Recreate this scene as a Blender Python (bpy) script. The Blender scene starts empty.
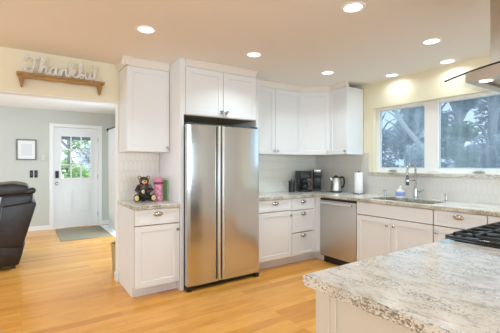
import bpy, bmesh, math, random
from mathutils import Vector, Matrix
C = bpy.context.scene.collection
S = bpy.context.scene
R = math.radians
rnd = random.Random(7)

# ------------------------------------------------------------------ camera, sky, large lights, exposure
cam = bpy.data.cameras.new('camera')
cam.sensor_width = 36.0
cam.lens = 337.6 * 36 / 500
cam.shift_y = -(166.5 - 164.6) / 500
cam.clip_start = 0.05
cam_o = bpy.data.objects.new('camera', cam)
cam_o.location = (0, 0, 1.31)
cam_o.rotation_euler = (R(90), 0, R(55.9 - 90))
C.objects.link(cam_o)
S.camera = cam_o

wd = bpy.data.worlds.new('sky')
S.world = wd
wd.use_nodes = True
bg = wd.node_tree.nodes['Background']
bg.inputs[0].default_value = (0.78, 0.89, 1.0, 1)
bg.inputs[1].default_value = 3.3


def area_light(name, loc, target, sx, sy, watts, col):
    l = bpy.data.lights.new(name, 'AREA')
    l.shape = 'RECTANGLE'
    l.size, l.size_y = sx, sy
    l.energy = watts
    l.color = col
    o = bpy.data.objects.new(name, l)
    o.location = loc
    o.rotation_euler = (Vector(target) - Vector(loc)).to_track_quat('-Z', 'Y').to_euler()
    C.objects.link(o)
    return o


# added fill lights in unseen openings; patio and kitchen window carry daylight
area_light('daylight_dining', (-3.45, 0.3, 1.35), (0, 0.3, 1.25), 4.6, 2.0, 20, (0.66, 0.88, 1.0))  # added fill from out of view on the left
area_light('daylight_back', (-1.0, -3.05, 1.45), (-0.4, 0, 0.6), 3.6, 1.6, 88, (0.66, 0.88, 1.0))  # added fill lamp behind the camera
area_light('daylight_breakfast', (2.2, -3.05, 1.25), (1.9, 0.9, 0.3), 2.3, 2.0, 58, (0.66, 0.88, 1.0))  # lamp put in to brighten base fronts and floor
area_light('daylight_living', (-3.45, 6.0, 1.4), (0, 6.0, 1.9), 3.0, 2.0, 52, (0.60, 0.84, 1.0))  # added fill for the living room, its window invented
area_light('daylight_patio', (1.72, 5.8, 1.05), (0, 5.8, 1.0), 2.3, 1.9, 78, (0.60, 0.84, 1.0))
area_light('daylight_kitchen_window', (4.20, 1.83, 1.64), (2.0, 1.83, 1.2), 1.9, 0.75, 10, (0.78, 0.92, 1.0))
LAMP_WATTS = 6.8

S.view_settings.view_transform = 'Standard'
S.view_settings.look = 'None'
S.view_settings.exposure = -0.41
S.view_settings.gamma = 1.0
S.view_settings.use_curve_mapping = False
S.cycles.use_denoising = True
S.cycles.use_adaptive_sampling = False
S.cycles.max_bounces = 10
S.cycles.diffuse_bounces = 6
S.cycles.glossy_bounces = 5
S.cycles.transparent_max_bounces = 12
S.cycles.sample_clamp_indirect = 6.0
S.cycles.caustics_reflective = False
S.cycles.caustics_refractive = False


# ------------------------------------------------------------------ materials
def mat(name, col, rough=0.5, metal=0.0, spec=0.5, **kw):
    m = bpy.data.materials.new(name)
    m.use_nodes = True
    b = m.node_tree.nodes['Principled BSDF']
    b.inputs['Base Color'].default_value = (*col, 1)
    b.inputs['Roughness'].default_value = rough
    b.inputs['Metallic'].default_value = metal
    b.inputs['Specular IOR Level'].default_value = spec
    for k, v in kw.items():
        b.inputs[k.replace('_', ' ')].default_value = v
    return m


class NT:
    def __init__(s, m):
        s.t = m.node_tree
        s.b = s.t.nodes['Principled BSDF']

    def n(s, typ, **props):
        x = s.t.nodes.new(typ)
        for k, v in props.items():
            setattr(x, k, v)
        return x

    def l(s, a, b):
        s.t.links.new(a, b)

    def put(s, sock, v):
        if hasattr(v, 'is_output'):
            s.l(v, sock)
        else:
            sock.default_value = v

    def math(s, op, a, b=0.0, c=0.0):
        x = s.n('ShaderNodeMath', operation=op)
        for i, v in enumerate((a, b, c)):
            s.put(x.inputs[i], v)
        return x.outputs[0]

    def coord(s, scale=(1, 1, 1), rot=(0, 0, 0), kind='Object'):
        tc = s.n('ShaderNodeTexCoord')
        mp = s.n('ShaderNodeMapping')
        mp.inputs['Scale'].default_value = scale
        mp.inputs['Rotation'].default_value = rot
        s.l(tc.outputs[kind], mp.inputs[0])
        return mp.outputs[0]

    def noise(s, vec, scale, detail=4, rough=0.55, dist=0.0):
        x = s.n('ShaderNodeTexNoise')
        s.l(vec, x.inputs['Vector'])
        x.inputs['Scale'].default_value = scale
        x.inputs['Detail'].default_value = detail
        x.inputs['Roughness'].default_value = rough
        x.inputs['Distortion'].default_value = dist
        return x.outputs[0]

    def ramp(s, fac, stops):
        x = s.n('ShaderNodeValToRGB')
        s.l(fac, x.inputs[0])
        e = x.color_ramp.elements
        e[0].position, e[0].color = stops[0][0], (*stops[0][1], 1)
        e[1].position, e[1].color = stops[-1][0], (*stops[-1][1], 1)
        for p, c in stops[1:-1]:
            q = e.new(p)
            q.color = (*c, 1)
        return x.outputs[0]

    def mix(s, fac, a, b, blend='MIX'):
        x = s.n('ShaderNodeMix', data_type='RGBA', blend_type=blend)
        s.put(x.inputs[0], fac)
        for i, v in ((6, a), (7, b)):
            if isinstance(v, tuple):
                v = (*v, 1)
            s.put(x.inputs[i], v)
        return x.outputs[2]

    def bump(s, h, strength, dist=0.01):
        x = s.n('ShaderNodeBump')
        x.inputs['Strength'].default_value = strength
        x.inputs['Distance'].default_value = dist
        s.l(h, x.inputs['Height'])
        s.l(x.outputs[0], s.b.inputs['Normal'])


def painted(name, col, rough=0.6, var=0.04, bump=0.05, scale=60):
    m = mat(name, col, rough, spec=0.35)
    t = NT(m)
    v = t.coord()
    n1 = t.noise(v, 1.3, 3)
    dark = tuple(c * (1 - var) for c in col)
    t.l(t.ramp(n1, [(0.3, dark), (0.7, col)]), t.b.inputs['Base Color'])
    t.bump(t.noise(v, scale, 3), bump, 0.004)
    return m


M = {}
M['ceiling'] = painted('ceiling_paint', (0.85, 0.835, 0.79), 0.85, 0.02, 0.08, 45)
M['ceiling_living'] = painted('living_ceiling_paint', (0.93, 0.93, 0.93), 0.85, 0.02, 0.08, 45)
M['yellow'] = painted('pale_yellow_paint', (0.83, 0.765, 0.575), 0.7, 0.03, 0.06, 70)
M['living_wall'] = painted('pale_sage_paint', (0.60, 0.605, 0.56), 0.75, 0.02, 0.06, 70)
M['beige_wall'] = painted('beige_paint', (0.66, 0.67, 0.66), 0.75, 0.02, 0.06, 70)
M['trim'] = painted('white_trim_paint', (0.86, 0.86, 0.86), 0.4, 0.01, 0.01, 30)
M['cab'] = painted('white_cabinet_lacquer', (0.79, 0.80, 0.805), 0.32, 0.015, 0.01, 40)
M['maple'] = painted('maple_carcass', (0.30, 0.19, 0.10), 0.5, 0.1, 0.02, 40)  # brown put in so the door gaps look shaded
M['crown'] = painted('cream_crown_paint', (0.80, 0.755, 0.69), 0.5, 0.015, 0.01, 40)
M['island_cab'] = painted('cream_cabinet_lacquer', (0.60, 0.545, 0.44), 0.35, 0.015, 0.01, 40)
M['vinyl'] = painted('white_vinyl', (0.88, 0.87, 0.84), 0.35, 0.01, 0.01, 40)
M['door_white'] = painted('white_door_paint', (0.86, 0.87, 0.89), 0.4, 0.01, 0.01, 40)
M['chrome'] = mat('satin_nickel', (0.50, 0.48, 0.45), 0.25, 1.0)
M['bright_chrome'] = mat('chrome', (0.50, 0.50, 0.50), 0.12, 1.0)
M['gunmetal'] = mat('gunmetal', (0.12, 0.12, 0.125), 0.3, 1.0)
M['black_plastic'] = mat('black_plastic', (0.012, 0.012, 0.013), 0.35)
M['dark_grey'] = mat('charcoal_plastic', (0.05, 0.05, 0.052), 0.45)
M['black_enamel'] = mat('black_enamel', (0.012, 0.012, 0.013), 0.12, Coat_Weight=0.3)
M['cast_iron'] = mat('cast_iron', (0.02, 0.02, 0.021), 0.55)
M['shadow_gap'] = mat('dark_void', (0.03, 0.025, 0.02), 0.8)
M['paper'] = painted('paper_white', (0.88, 0.88, 0.87), 0.9, 0.01, 0.1, 90)
M['plastic_white'] = mat('white_plastic', (0.84, 0.84, 0.83), 0.4)
M['blue'] = mat('periwinkle_label', (0.32, 0.42, 0.80), 0.5)
M['pale_blue'] = painted('pale_blue_cloth', (0.50, 0.66, 0.74), 0.9, 0.15, 0.3, 120)
M['tan'] = mat('tan_glaze', (0.72, 0.50, 0.20), 0.35)
M['black_glaze'] = mat('black_glaze', (0.014, 0.011, 0.010), 0.18, Coat_Weight=0.5)
M['red_glaze'] = mat('dark_red_glaze', (0.16, 0.02, 0.02), 0.25)
M['green'] = mat('leaf_green_card', (0.20, 0.42, 0.16), 0.5)
M['matboard'] = mat('white_matboard', (0.86, 0.86, 0.86), 0.8)
M['frame_grey'] = mat('grey_frame', (0.16, 0.16, 0.16), 0.5)
M['brass'] = mat('aged_bronze', (0.20, 0.14, 0.08), 0.35, 1.0)


def steel(name, axis, col=(0.68, 0.675, 0.66), rough=0.17):
    m = mat(name, col, rough, 1.0)
    t = NT(m)
    sc = {'x': (1.5, 120, 120), 'z': (120, 120, 1.5), 'y': (120, 1.5, 120)}[axis]
    n1 = t.noise(t.coord(sc), 4, 3)
    t.l(t.ramp(n1, [(0.25, (rough * 0.85,) * 3), (0.75, (rough * 1.2,) * 3)]), t.b.inputs['Roughness'])
    sw = {'x': (0.4, 1, 9), 'z': (9, 9, 0.6), 'y': (1, 0.4, 9)}[axis]
    t.bump(t.math('ADD', n1, t.math('MULTIPLY', t.noise(t.coord(sw), 1.6, 3), 5.0)), 0.03, 0.002)
    return m


M['steel'] = steel('brushed_stainless', 'x')
M['steel_v'] = steel('brushed_stainless_vertical', 'z', (0.72, 0.70, 0.67), 0.28)
M['steel_dw'] = steel('brushed_stainless_dishwasher', 'y', (0.60, 0.585, 0.56), 0.46)
M['handle_steel'] = mat('satin_handle_steel', (0.80, 0.79, 0.77), 0.38, 0.9)
M['steel_hood'] = steel('brushed_stainless_hood', 'z', (0.46, 0.40, 0.33), 0.36)


def glass(name, tint, haze=0.0, hazecol=(0.6, 0.7, 0.8)):
    m = bpy.data.materials.new(name)
    m.use_nodes = True
    nt = m.node_tree
    nt.nodes.clear()
    out = nt.nodes.new('ShaderNodeOutputMaterial')
    tr = nt.nodes.new('ShaderNodeBsdfTransparent')
    tr.inputs[0].default_value = (*tint, 1)
    gl = nt.nodes.new('ShaderNodeBsdfGlossy')
    gl.inputs['Roughness'].default_value = 0.02
    lw = nt.nodes.new('ShaderNodeLayerWeight')
    lw.inputs[0].default_value = 0.5
    pw = nt.nodes.new('ShaderNodeMath')
    pw.operation = 'POWER'
    nt.links.new(lw.outputs['Facing'], pw.inputs[0])
    pw.inputs[1].default_value = 5.0
    fr = nt.nodes.new('ShaderNodeMath')
    fr.operation = 'MULTIPLY_ADD'
    nt.links.new(pw.outputs[0], fr.inputs[0])
    fr.inputs[1].default_value = 0.5
    fr.inputs[2].default_value = 0.025
    mx = nt.nodes.new('ShaderNodeMixShader')
    nt.links.new(fr.outputs[0], mx.inputs[0])
    nt.links.new(tr.outputs[0], mx.inputs[1])
    nt.links.new(gl.outputs[0], mx.inputs[2])
    last = mx.outputs[0]
    if haze > 0:
        df = nt.nodes.new('ShaderNodeBsdfTranslucent')
        df.inputs[0].default_value = (*hazecol, 1)
        no = nt.nodes.new('ShaderNodeTexNoise')
        tc = nt.nodes.new('ShaderNodeTexCoord')
        mp = nt.nodes.new('ShaderNodeMapping')
        mp.inputs['Scale'].default_value = (1, 14, 1.3)
        nt.links.new(tc.outputs['Object'], mp.inputs[0])
        nt.links.new(mp.outputs[0], no.inputs['Vector'])
        no.inputs['Scale'].default_value = 1.6
        ma = nt.nodes.new('ShaderNodeMath')
        ma.operation = 'MULTIPLY'
        nt.links.new(no.outputs[0], ma.inputs[0])
        ma.inputs[1].default_value = haze * 2
        m2 = nt.nodes.new('ShaderNodeMixShader')
        nt.links.new(ma.outputs[0], m2.inputs[0])
        nt.links.new(last, m2.inputs[1])
        nt.links.new(df.outputs[0], m2.inputs[2])
        last = m2.outputs[0]
    nt.links.new(last, out.inputs[0])
    return m


M['window_glass'] = glass('window_glass', (0.58, 0.63, 0.66), 0.10)
M['door_glass'] = glass('door_glass', (0.95, 0.97, 0.98))
M['canopy_glass'] = glass('canopy_glass', (0.93, 0.95, 0.95))
M['clear_glass'] = glass('carafe_glass', (0.75, 0.75, 0.75))
M['smoked_glass'] = glass('smoked_glass', (0.10, 0.10, 0.10))


def emission(name, col, strength):
    m = bpy.data.materials.new(name)
    m.use_nodes = True
    b = m.node_tree.nodes['Principled BSDF']
    b.inputs['Base Color'].default_value = (0.9, 0.9, 0.9, 1)
    b.inputs['Emission Color'].default_value = (*col, 1)
    b.inputs['Emission Strength'].default_value = strength
    return m


M['lamp'] = emission('lamp_lens', (1.0, 0.95, 0.87), 6.0)


def make_granite():
    m = mat('granite', (0.8, 0.78, 0.72), 0.16, spec=0.5)
    t = NT(m)
    v = t.coord((1.7, 0.9, 1.8), (0, 0, R(-16)))
    base = t.ramp(t.noise(v, 9.0, 7, 0.62, 0.5), [(0.28, (0.45, 0.40, 0.29)), (0.38, (0.66, 0.62, 0.53)), (0.47, (0.80, 0.78, 0.74)), (0.60, (0.86, 0.85, 0.83))])
    v2 = t.coord((2.6, 1.0, 2.2), (0, 0, R(-20)))
    grey = t.ramp(t.noise(v2, 18.0, 9, 0.80, 0.5), [(0.515, (0, 0, 0)), (0.62, (1, 1, 1))])
    c = t.mix(t.math('MULTIPLY', grey, 0.72), base, (0.30, 0.315, 0.33))
    v3 = t.coord((2.0, 1.0, 1.8), (0, 0, R(-12)))
    fl = t.noise(v3, 100.0, 3, 0.65, 0.3)
    den = t.noise(v3, 5.0, 4, 0.6)
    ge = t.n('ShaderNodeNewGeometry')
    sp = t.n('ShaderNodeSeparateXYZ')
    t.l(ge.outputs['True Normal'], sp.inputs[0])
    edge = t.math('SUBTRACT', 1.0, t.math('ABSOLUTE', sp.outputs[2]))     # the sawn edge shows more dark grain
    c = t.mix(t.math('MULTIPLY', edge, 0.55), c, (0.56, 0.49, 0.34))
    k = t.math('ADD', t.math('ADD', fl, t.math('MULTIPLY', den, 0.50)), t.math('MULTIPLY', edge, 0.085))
    fle = t.ramp(k, [(0.825, (0, 0, 0)), (0.90, (1, 1, 1))])
    c = t.mix(t.math('MULTIPLY', fle, 0.8), c, (0.125, 0.10, 0.048))
    t.l(c, t.b.inputs['Base Color'])
    return m


M['granite'] = make_granite()


def make_floor():
    m = mat('oak_laminate', (0.5, 0.27, 0.1), 0.28, spec=0.45)
    t = NT(m)
    v = t.coord()
    br = t.n('ShaderNodeTexBrick')
    t.l(v, br.inputs['Vector'])
    br.inputs['Scale'].default_value = 1.0
    br.inputs['Brick Width'].default_value = 1.15
    br.inputs['Row Height'].default_value = 0.095
    br.inputs['Mortar Size'].default_value = 0.0012
    br.inputs['Mortar Smooth'].default_value = 0.2
    br.inputs['Color1'].default_value = (0, 0, 0, 1)
    br.inputs['Color2'].default_value = (1, 1, 1, 1)
    br.inputs['Mortar'].default_value = (0.5, 0.5, 0.5, 1)
    br.offset = 0.37
    plank = t.ramp(br.outputs[0], [(0.0, (0.65, 0.265, 0.045)), (0.35, (0.74, 0.325, 0.058)), (0.7, (0.80, 0.37, 0.07)), (1.0, (0.85, 0.43, 0.10))])
    g = t.noise(t.coord((1.2, 16, 1)), 3.0, 6, 0.6, 0.3)
    grain = t.ramp(g, [(0.30, (0.80, 0.76, 0.70)), (0.55, (1, 1, 1)), (0.8, (1.08, 1.06, 1.02))])
    c = t.mix(1.0, plank, grain, 'MULTIPLY')
    c = t.mix(t.math('MULTIPLY', br.outputs[1], 0.45), c, (0.22, 0.10, 0.035))
    t.l(c, t.b.inputs['Base Color'])
    t.l(t.ramp(g, [(0.3, (0.27,) * 3), (0.7, (0.19,) * 3)]), t.b.inputs['Roughness'])
    t.bump(t.math('SUBTRACT', 1.0, br.outputs[1]), 0.25, 0.0015)
    return m


M['floor'] = make_floor()


def make_tile(name, u, col, grout, tw=0.050, th=0.27):
    """long vertical picket tiles; u is the horizontal axis (0 = x, 1 = y)"""
    m = mat(name, col, 0.22, spec=0.5)
    t = NT(m)
    tc = t.n('ShaderNodeTexCoord')
    sp = t.n('ShaderNodeSeparateXYZ')
    t.l(tc.outputs['Object'], sp.inputs[0])
    x = t.math('DIVIDE', sp.outputs[u], tw)
    y = t.math('MULTIPLY', t.math('DIVIDE', sp.outputs[2], th * 0.87), 1.7320508)

    def cell(ox, oy):
        a = t.math('SUBTRACT', t.math('FLOORED_MODULO', t.math('ADD', x, ox), 1.0), 0.5)
        b = t.math('SUBTRACT', t.math('FLOORED_MODULO', t.math('ADD', y, oy), 1.7320508), 0.8660254)
        ax, by = t.math('ABSOLUTE', a), t.math('ABSOLUTE', b)
        d = t.math('MAXIMUM', ax, t.math('ADD', t.math('MULTIPLY', ax, 0.5), t.math('MULTIPLY', by, 0.8660254)))
        return d
    d = t.math('MINIMUM', cell(0, 0), cell(0.5, 0.8660254))
    f = t.math('SMOOTH_MIN', t.math('MULTIPLY', t.math('SUBTRACT', 0.5, d), 14.0), 1.0, 0.2)
    f = t.math('MAXIMUM', f, 0.0)
    wob = t.noise(t.coord(), 26, 2)
    c2 = t.mix(wob, tuple(k * 0.96 for k in col), col)
    t.l(t.mix(f, grout, c2), t.b.inputs['Base Color'])
    t.bump(t.math('ADD', f, t.math('MULTIPLY', wob, 0.5)), 0.35, 0.003)
    return m


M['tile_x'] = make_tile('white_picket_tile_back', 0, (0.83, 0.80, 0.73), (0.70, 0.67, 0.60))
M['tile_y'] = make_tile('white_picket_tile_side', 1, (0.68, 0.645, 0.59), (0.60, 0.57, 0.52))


def make_leather():
    m = mat('dark_leather', (0.03, 0.022, 0.02), 0.30, spec=0.5)
    t = NT(m)
    v = t.coord()
    n = t.noise(v, 9, 4)
    t.l(t.ramp(n, [(0.3, (0.010, 0.006, 0.005)), (0.7, (0.026, 0.017, 0.014))]), t.b.inputs['Base Color'])
    t.bump(t.math('ADD', t.noise(v, 14, 3), t.math('MULTIPLY', t.noise(v, 160, 2), 0.2)), 0.3, 0.01)
    return m


M['leather'] = make_leather()


def make_fabric(name, c1, c2, scale=140):
    m = mat(name, c1, 0.95, spec=0.1)
    t = NT(m)
    n = t.noise(t.coord(), scale, 3, 0.7)
    t.l(t.ramp(n, [(0.3, c1), (0.7, c2)]), t.b.inputs['Base Color'])
    t.bump(n, 0.5, 0.004)
    return m


M['mat_green'] = make_fabric('sage_mat', (0.27, 0.235, 0.165), (0.40, 0.35, 0.26))
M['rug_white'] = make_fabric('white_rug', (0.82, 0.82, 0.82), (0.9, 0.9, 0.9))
M['curtain'] = make_fabric('white_curtain', (0.74, 0.76, 0.75), (0.82, 0.83, 0.82), 60)
M['wicker'] = make_fabric('tan_wicker', (0.40, 0.29, 0.13), (0.56, 0.43, 0.22), 60)


def make_wood(name, c1, c2, sc=(2, 18, 18)):
    m = mat(name, c1, 0.5)
    t = NT(m)
    n = t.noise(t.coord(sc), 4, 5, 0.6, 0.4)
    t.l(t.ramp(n, [(0.3, c1), (0.7, c2)]), t.b.inputs['Base Color'])
    return m


M['shelf_wood'] = make_wood('honey_oak', (0.27, 0.135, 0.03), (0.46, 0.26, 0.075))
M['whitewash'] = make_wood('whitewashed_wood', (0.62, 0.58, 0.54), (0.80, 0.77, 0.72), (9, 9, 9))
M['bark'] = make_wood('bark', (0.20, 0.20, 0.20), (0.42, 0.42, 0.42), (14, 14, 3))


def make_pink():
    m = mat('pink_floral', (0.85, 0.4, 0.5), 0.45)
    t = NT(m)
    vo = t.n('ShaderNodeTexVoronoi')
    t.l(t.coord(), vo.inputs['Vector'])
    vo.inputs['Scale'].default_value = 34
    c = t.ramp(vo.outputs['Distance'], [(0.0, (0.92, 0.80, 0.82)), (0.35, (0.84, 0.36, 0.48)), (0.6, (0.70, 0.14, 0.28)), (0.8, (0.90, 0.62, 0.68))])
    t.l(c, t.b.inputs['Base Color'])
    return m


M['pink'] = make_pink()


def make_leaf(name, c1, c2):
    m = mat(name, c1, 0.6, spec=0.3)
    t = NT(m)
    n = t.noise(t.coord(), 2.2, 3)
    t.l(t.ramp(n, [(0.3, c1), (0.7, c2)]), t.b.inputs['Base Color'])
    return m


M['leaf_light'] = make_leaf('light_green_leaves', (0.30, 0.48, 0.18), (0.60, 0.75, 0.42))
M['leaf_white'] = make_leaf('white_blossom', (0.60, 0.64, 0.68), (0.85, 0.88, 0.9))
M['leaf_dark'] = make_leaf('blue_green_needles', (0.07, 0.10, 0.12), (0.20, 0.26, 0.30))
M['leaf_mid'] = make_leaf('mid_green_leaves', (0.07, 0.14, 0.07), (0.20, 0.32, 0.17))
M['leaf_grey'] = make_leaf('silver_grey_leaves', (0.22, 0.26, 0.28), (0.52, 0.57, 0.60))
M['birch'] = make_wood('pale_birch_bark', (0.55, 0.55, 0.55), (0.80, 0.80, 0.80), (6, 6, 20))
M['lawn'] = make_leaf('pale_lawn', (0.42, 0.46, 0.42), (0.62, 0.66, 0.64))
M['porch'] = painted('porch_grey', (0.32, 0.35, 0.40), 0.7)
M['fence'] = make_wood('weathered_fence', (0.22, 0.25, 0.28), (0.36, 0.40, 0.44), (14, 14, 2))


# ------------------------------------------------------------------ mesh helpers
class MB:
    def __init__(s):
        s.bm = bmesh.new()

    def box(s, x0, y0, z0, x1, y1, z1, bev=0.0, seg=2):
        b = bmesh.new()
        bmesh.ops.create_cube(b, size=1)
        for v in b.verts:
            v.co = Vector(((x0 + x1) / 2 + v.co.x * (x1 - x0), (y0 + y1) / 2 + v.co.y * (y1 - y0), (z0 + z1) / 2 + v.co.z * (z1 - z0)))
        if bev > 0:
            bmesh.ops.bevel(b, geom=b.edges[:], offset=bev, segments=seg, affect='EDGES', profile=0.5)
        return s.merge(b)

    def merge(s, b, mtx=None):
        me = bpy.data.meshes.new('t')
        if mtx is not None:
            b.transform(mtx)
        bmesh.ops.recalc_face_normals(b, faces=b.faces[:])
        b.to_mesh(me)
        b.free()
        s.bm.from_mesh(me)
        bpy.data.meshes.remove(me)
        return s

    def prism(s, pts, axis, a, b_, bev=0.0):
        """pts: polygon in the two other axes (order: x,y,z without axis)"""
        b = bmesh.new()

        def mk(p, h):
            return {'x': (h, p[0], p[1]), 'y': (p[0], h, p[1]), 'z': (p[0], p[1], h)}[axis]
        v0 = [b.verts.new(mk(p, a)) for p in pts]
        f = b.faces.new(v0)
        r = bmesh.ops.extrude_face_region(b, geom=[f])
        d = {'x': Vector((b_ - a, 0, 0)), 'y': Vector((0, b_ - a, 0)), 'z': Vector((0, 0, b_ - a))}[axis]
        for e in r['geom']:
            if isinstance(e, bmesh.types.BMVert):
                e.co += d
        if bev > 0:
            bmesh.ops.bevel(b, geom=b.edges[:], offset=bev, segments=2, affect='EDGES', profile=0.5)
        return s.merge(b)

    def tube(s, pts, r, seg=10, caps=True, flat=None):
        """round tube along a path; r number or list; flat=(sx,sy,sz) squashes the section"""
        pts = [Vector(p) for p in pts]
        n = len(pts)
        rs = r if isinstance(r, (list, tuple)) else [r] * n
        b = bmesh.new()
        rings = []
        t0 = (pts[1] - pts[0]).normalized()
        up = Vector((0, 0, 1)) if abs(t0.z) < 0.9 else Vector((1, 0, 0))
        nrm = (up - t0 * up.dot(t0)).normalized()
        for i in range(n):
            t = (pts[min(i + 1, n - 1)] - pts[max(i - 1, 0)])
            t = t.normalized() if t.length > 1e-9 else t0
            nrm = nrm - t * nrm.dot(t)
            nrm = nrm.normalized() if nrm.length > 1e-6 else t.orthogonal().normalized()
            bi = t.cross(nrm)
            ring = []
            for k in range(seg):
                a = 2 * math.pi * k / seg
                off = (nrm * math.cos(a) + bi * math.sin(a)) * rs[i]
                if flat:
                    off = Vector((off.x * flat[0], off.y * flat[1], off.z * flat[2]))
                ring.append(b.verts.new(pts[i] + off))
            rings.append(ring)
        for i in range(n - 1):
            for k in range(seg):
                b.faces.new((rings[i][k], rings[i][(k + 1) % seg], rings[i + 1][(k + 1) % seg], rings[i + 1][k]))
        if caps:
            b.faces.new(rings[0][::-1])
            b.faces.new(rings[-1])
        return s.merge(b)

    def lathe(s, prof, cx=0, cy=0, cz=0, seg=24, mtx=None):
        b = bmesh.new()
        rings = []
        for (r, z) in prof:
            if r < 1e-6:
                rings.append([b.verts.new((0, 0, z))])
            else:
                rings.append([b.verts.new((r * math.cos(2 * math.pi * k / seg), r * math.sin(2 * math.pi * k / seg), z)) for k in range(seg)])
        for A, B in zip(rings, rings[1:]):
            for k in range(seg):
                k2 = (k + 1) % seg
                if len(A) == 1 and len(B) == 1:
                    continue
                if len(A) == 1:
                    b.faces.new((A[0], B[k], B[k2]))
                elif len(B) == 1:
                    b.faces.new((A[k], A[k2], B[0]))
                else:
                    b.faces.new((A[k], A[k2], B[k2], B[k]))
        if mtx is not None:
            b.transform(mtx)
        b.transform(Matrix.Translation((cx, cy, cz)))
        return s.merge(b)

    def ball(s, c, r, sub=3, rot=None):
        b = bmesh.new()
        bmesh.ops.create_icosphere(b, subdivisions=sub, radius=1)
        if not isinstance(r, (tuple, list)):
            r = (r, r, r)
        m = Matrix.Diagonal((*r, 1))
        if rot is not None:
            m = rot @ m
        return s.merge(b, Matrix.Translation(c) @ m)


def obj(name, mb, m, parent=None, smooth=False, angle=35):
    me = bpy.data.meshes.new(name)
    bm = mb.bm
    bmesh.ops.recalc_face_normals(bm, faces=bm.faces[:]) if False else None
    bm.to_mesh(me)
    bm.free()
    me.materials.append(m)
    if smooth:
        me.shade_smooth()
        try:
            me.set_sharp_from_angle(angle=R(angle))
        except Exception:
            pass
    o = bpy.data.objects.new(name, me)
    C.objects.link(o)
    if parent is not None:
        o.parent = parent
    return o


def tag(o, label, cat, group=None):
    o['label'] = label
    o['category'] = cat
    if group:
        o['group'] = group
    return o


def thing(name, label, cat, loc=(0, 0, 0), rz=0.0, group=None):
    o = bpy.data.objects.new(name, None)
    C.objects.link(o)
    o.location = loc
    o.rotation_euler = (0, 0, rz)
    return tag(o, label, cat, group)


def struct(name, mb, m, parent=None, smooth=False):
    o = obj(name, mb, m, parent, smooth)
    o['kind'] = 'structure'
    return o


def copy_tree(o, parent=None):
    c = o.copy()
    C.objects.link(c)
    if parent is not None:
        c.parent = parent
    for ch in list(o.children):
        copy_tree(ch, c)
    return c


def rot_x(a):
    return Matrix.Rotation(a, 4, 'X')


def catmull(pts, n=8):
    P = [Vector(p) for p in pts]
    P = [P[0] * 2 - P[1]] + P + [P[-1] * 2 - P[-2]]
    out = []
    for i in range(1, len(P) - 2):
        p0, p1, p2, p3 = P[i - 1:i + 3]
        for k in range(n):
            t = k / n
            out.append(0.5 * ((2 * p1) + (p2 - p0) * t + (2 * p0 - 5 * p1 + 4 * p2 - p3) * t * t + (3 * p1 - p0 - 3 * p2 + p3) * t ** 3))
    out.append(P[-2])
    return out


def remeshed(mb, voxel, smooth_it=6):
    """joins overlapping lumps into one continuous surface"""
    me = bpy.data.meshes.new('tmp')
    mb.bm.to_mesh(me)
    mb.bm.free()
    o = bpy.data.objects.new('tmp', me)
    C.objects.link(o)
    md = o.modifiers.new('r', 'REMESH')
    md.mode = 'VOXEL'
    md.voxel_size = voxel
    sm = o.modifiers.new('s', 'SMOOTH')
    sm.iterations = smooth_it
    sm.factor = 0.5
    dg = bpy.context.evaluated_depsgraph_get()
    ev = o.evaluated_get(dg)
    me2 = bpy.data.meshes.new_from_object(ev)
    bpy.data.objects.remove(o)
    out = MB()
    out.bm.from_mesh(me2)
    bpy.data.meshes.remove(me2)
    return out


# ------------------------------------------------------------------ the setting
W, B, H = 3.955, 3.94, 2.42          # window wall x, fridge wall y, ceiling height
XL, YF, YB = -3.6, 7.9, -3.2
XP = 1.75                            # patio wall of the living room

struct('floor', MB().box(XL, YB, -0.05, W + 0.0, YF + 0.1, 0.0), M['floor'])
struct('ceiling', MB().box(XL, YB, H, W + 0.16, B + 0.06, H + 0.08), M['ceiling'])
struct('ceiling_living', MB().box(XL, B + 0.06, H, XP + 0.14, YF + 0.12, H + 0.08), M['ceiling_living'])

# fridge wall with the wide opening to the living room (kitchen face yellow, living face sage)
XO = 0.897
m = MB().box(XO, B, 0, W + 0.14, B + 0.06, H).box(XL, B, 2.003, XO, B + 0.06, H)
struct('wall_back', m, M['yellow'])
m = MB().box(XO, B + 0.06, 0, XP, B + 0.12, H).box(XL, B + 0.06, 2.003, XO, B + 0.12, H)
struct('wall_living_near', m, M['living_wall'])
struct('wall_jamb', MB().box(XO - 0.006, B + 0.001, 0, XO, B + 0.124, 2.003).box(XL, B - 0.004, 1.997, XO, B + 0.124, 2.003), M['trim'])

# window wall: opening y 0.75..2.861, z 1.21..2.07
WY0, WY1, WZ0, WZ1 = 0.80, 2.861, 1.208, 2.07
WT = 0.15
m = MB().box(W, WY1, 0, W + WT, B + 0.06, H).box(W, 0.2, 0, W + WT, WY0, H)
m.box(W, WY0, 0, W + WT, WY1, WZ0 - 0.036).box(W, WY0, WZ1, W + WT, WY1, H)
struct('wall_right', m, M['yellow'])
struct('wall_dining', MB().box(W, YB, 0, W + WT, 0.2, H), painted('grey_blue_paint', (0.52, 0.50, 0.46), 0.7))  # unseen wall stretch, its colour invented to tint the fridge reflection

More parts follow.
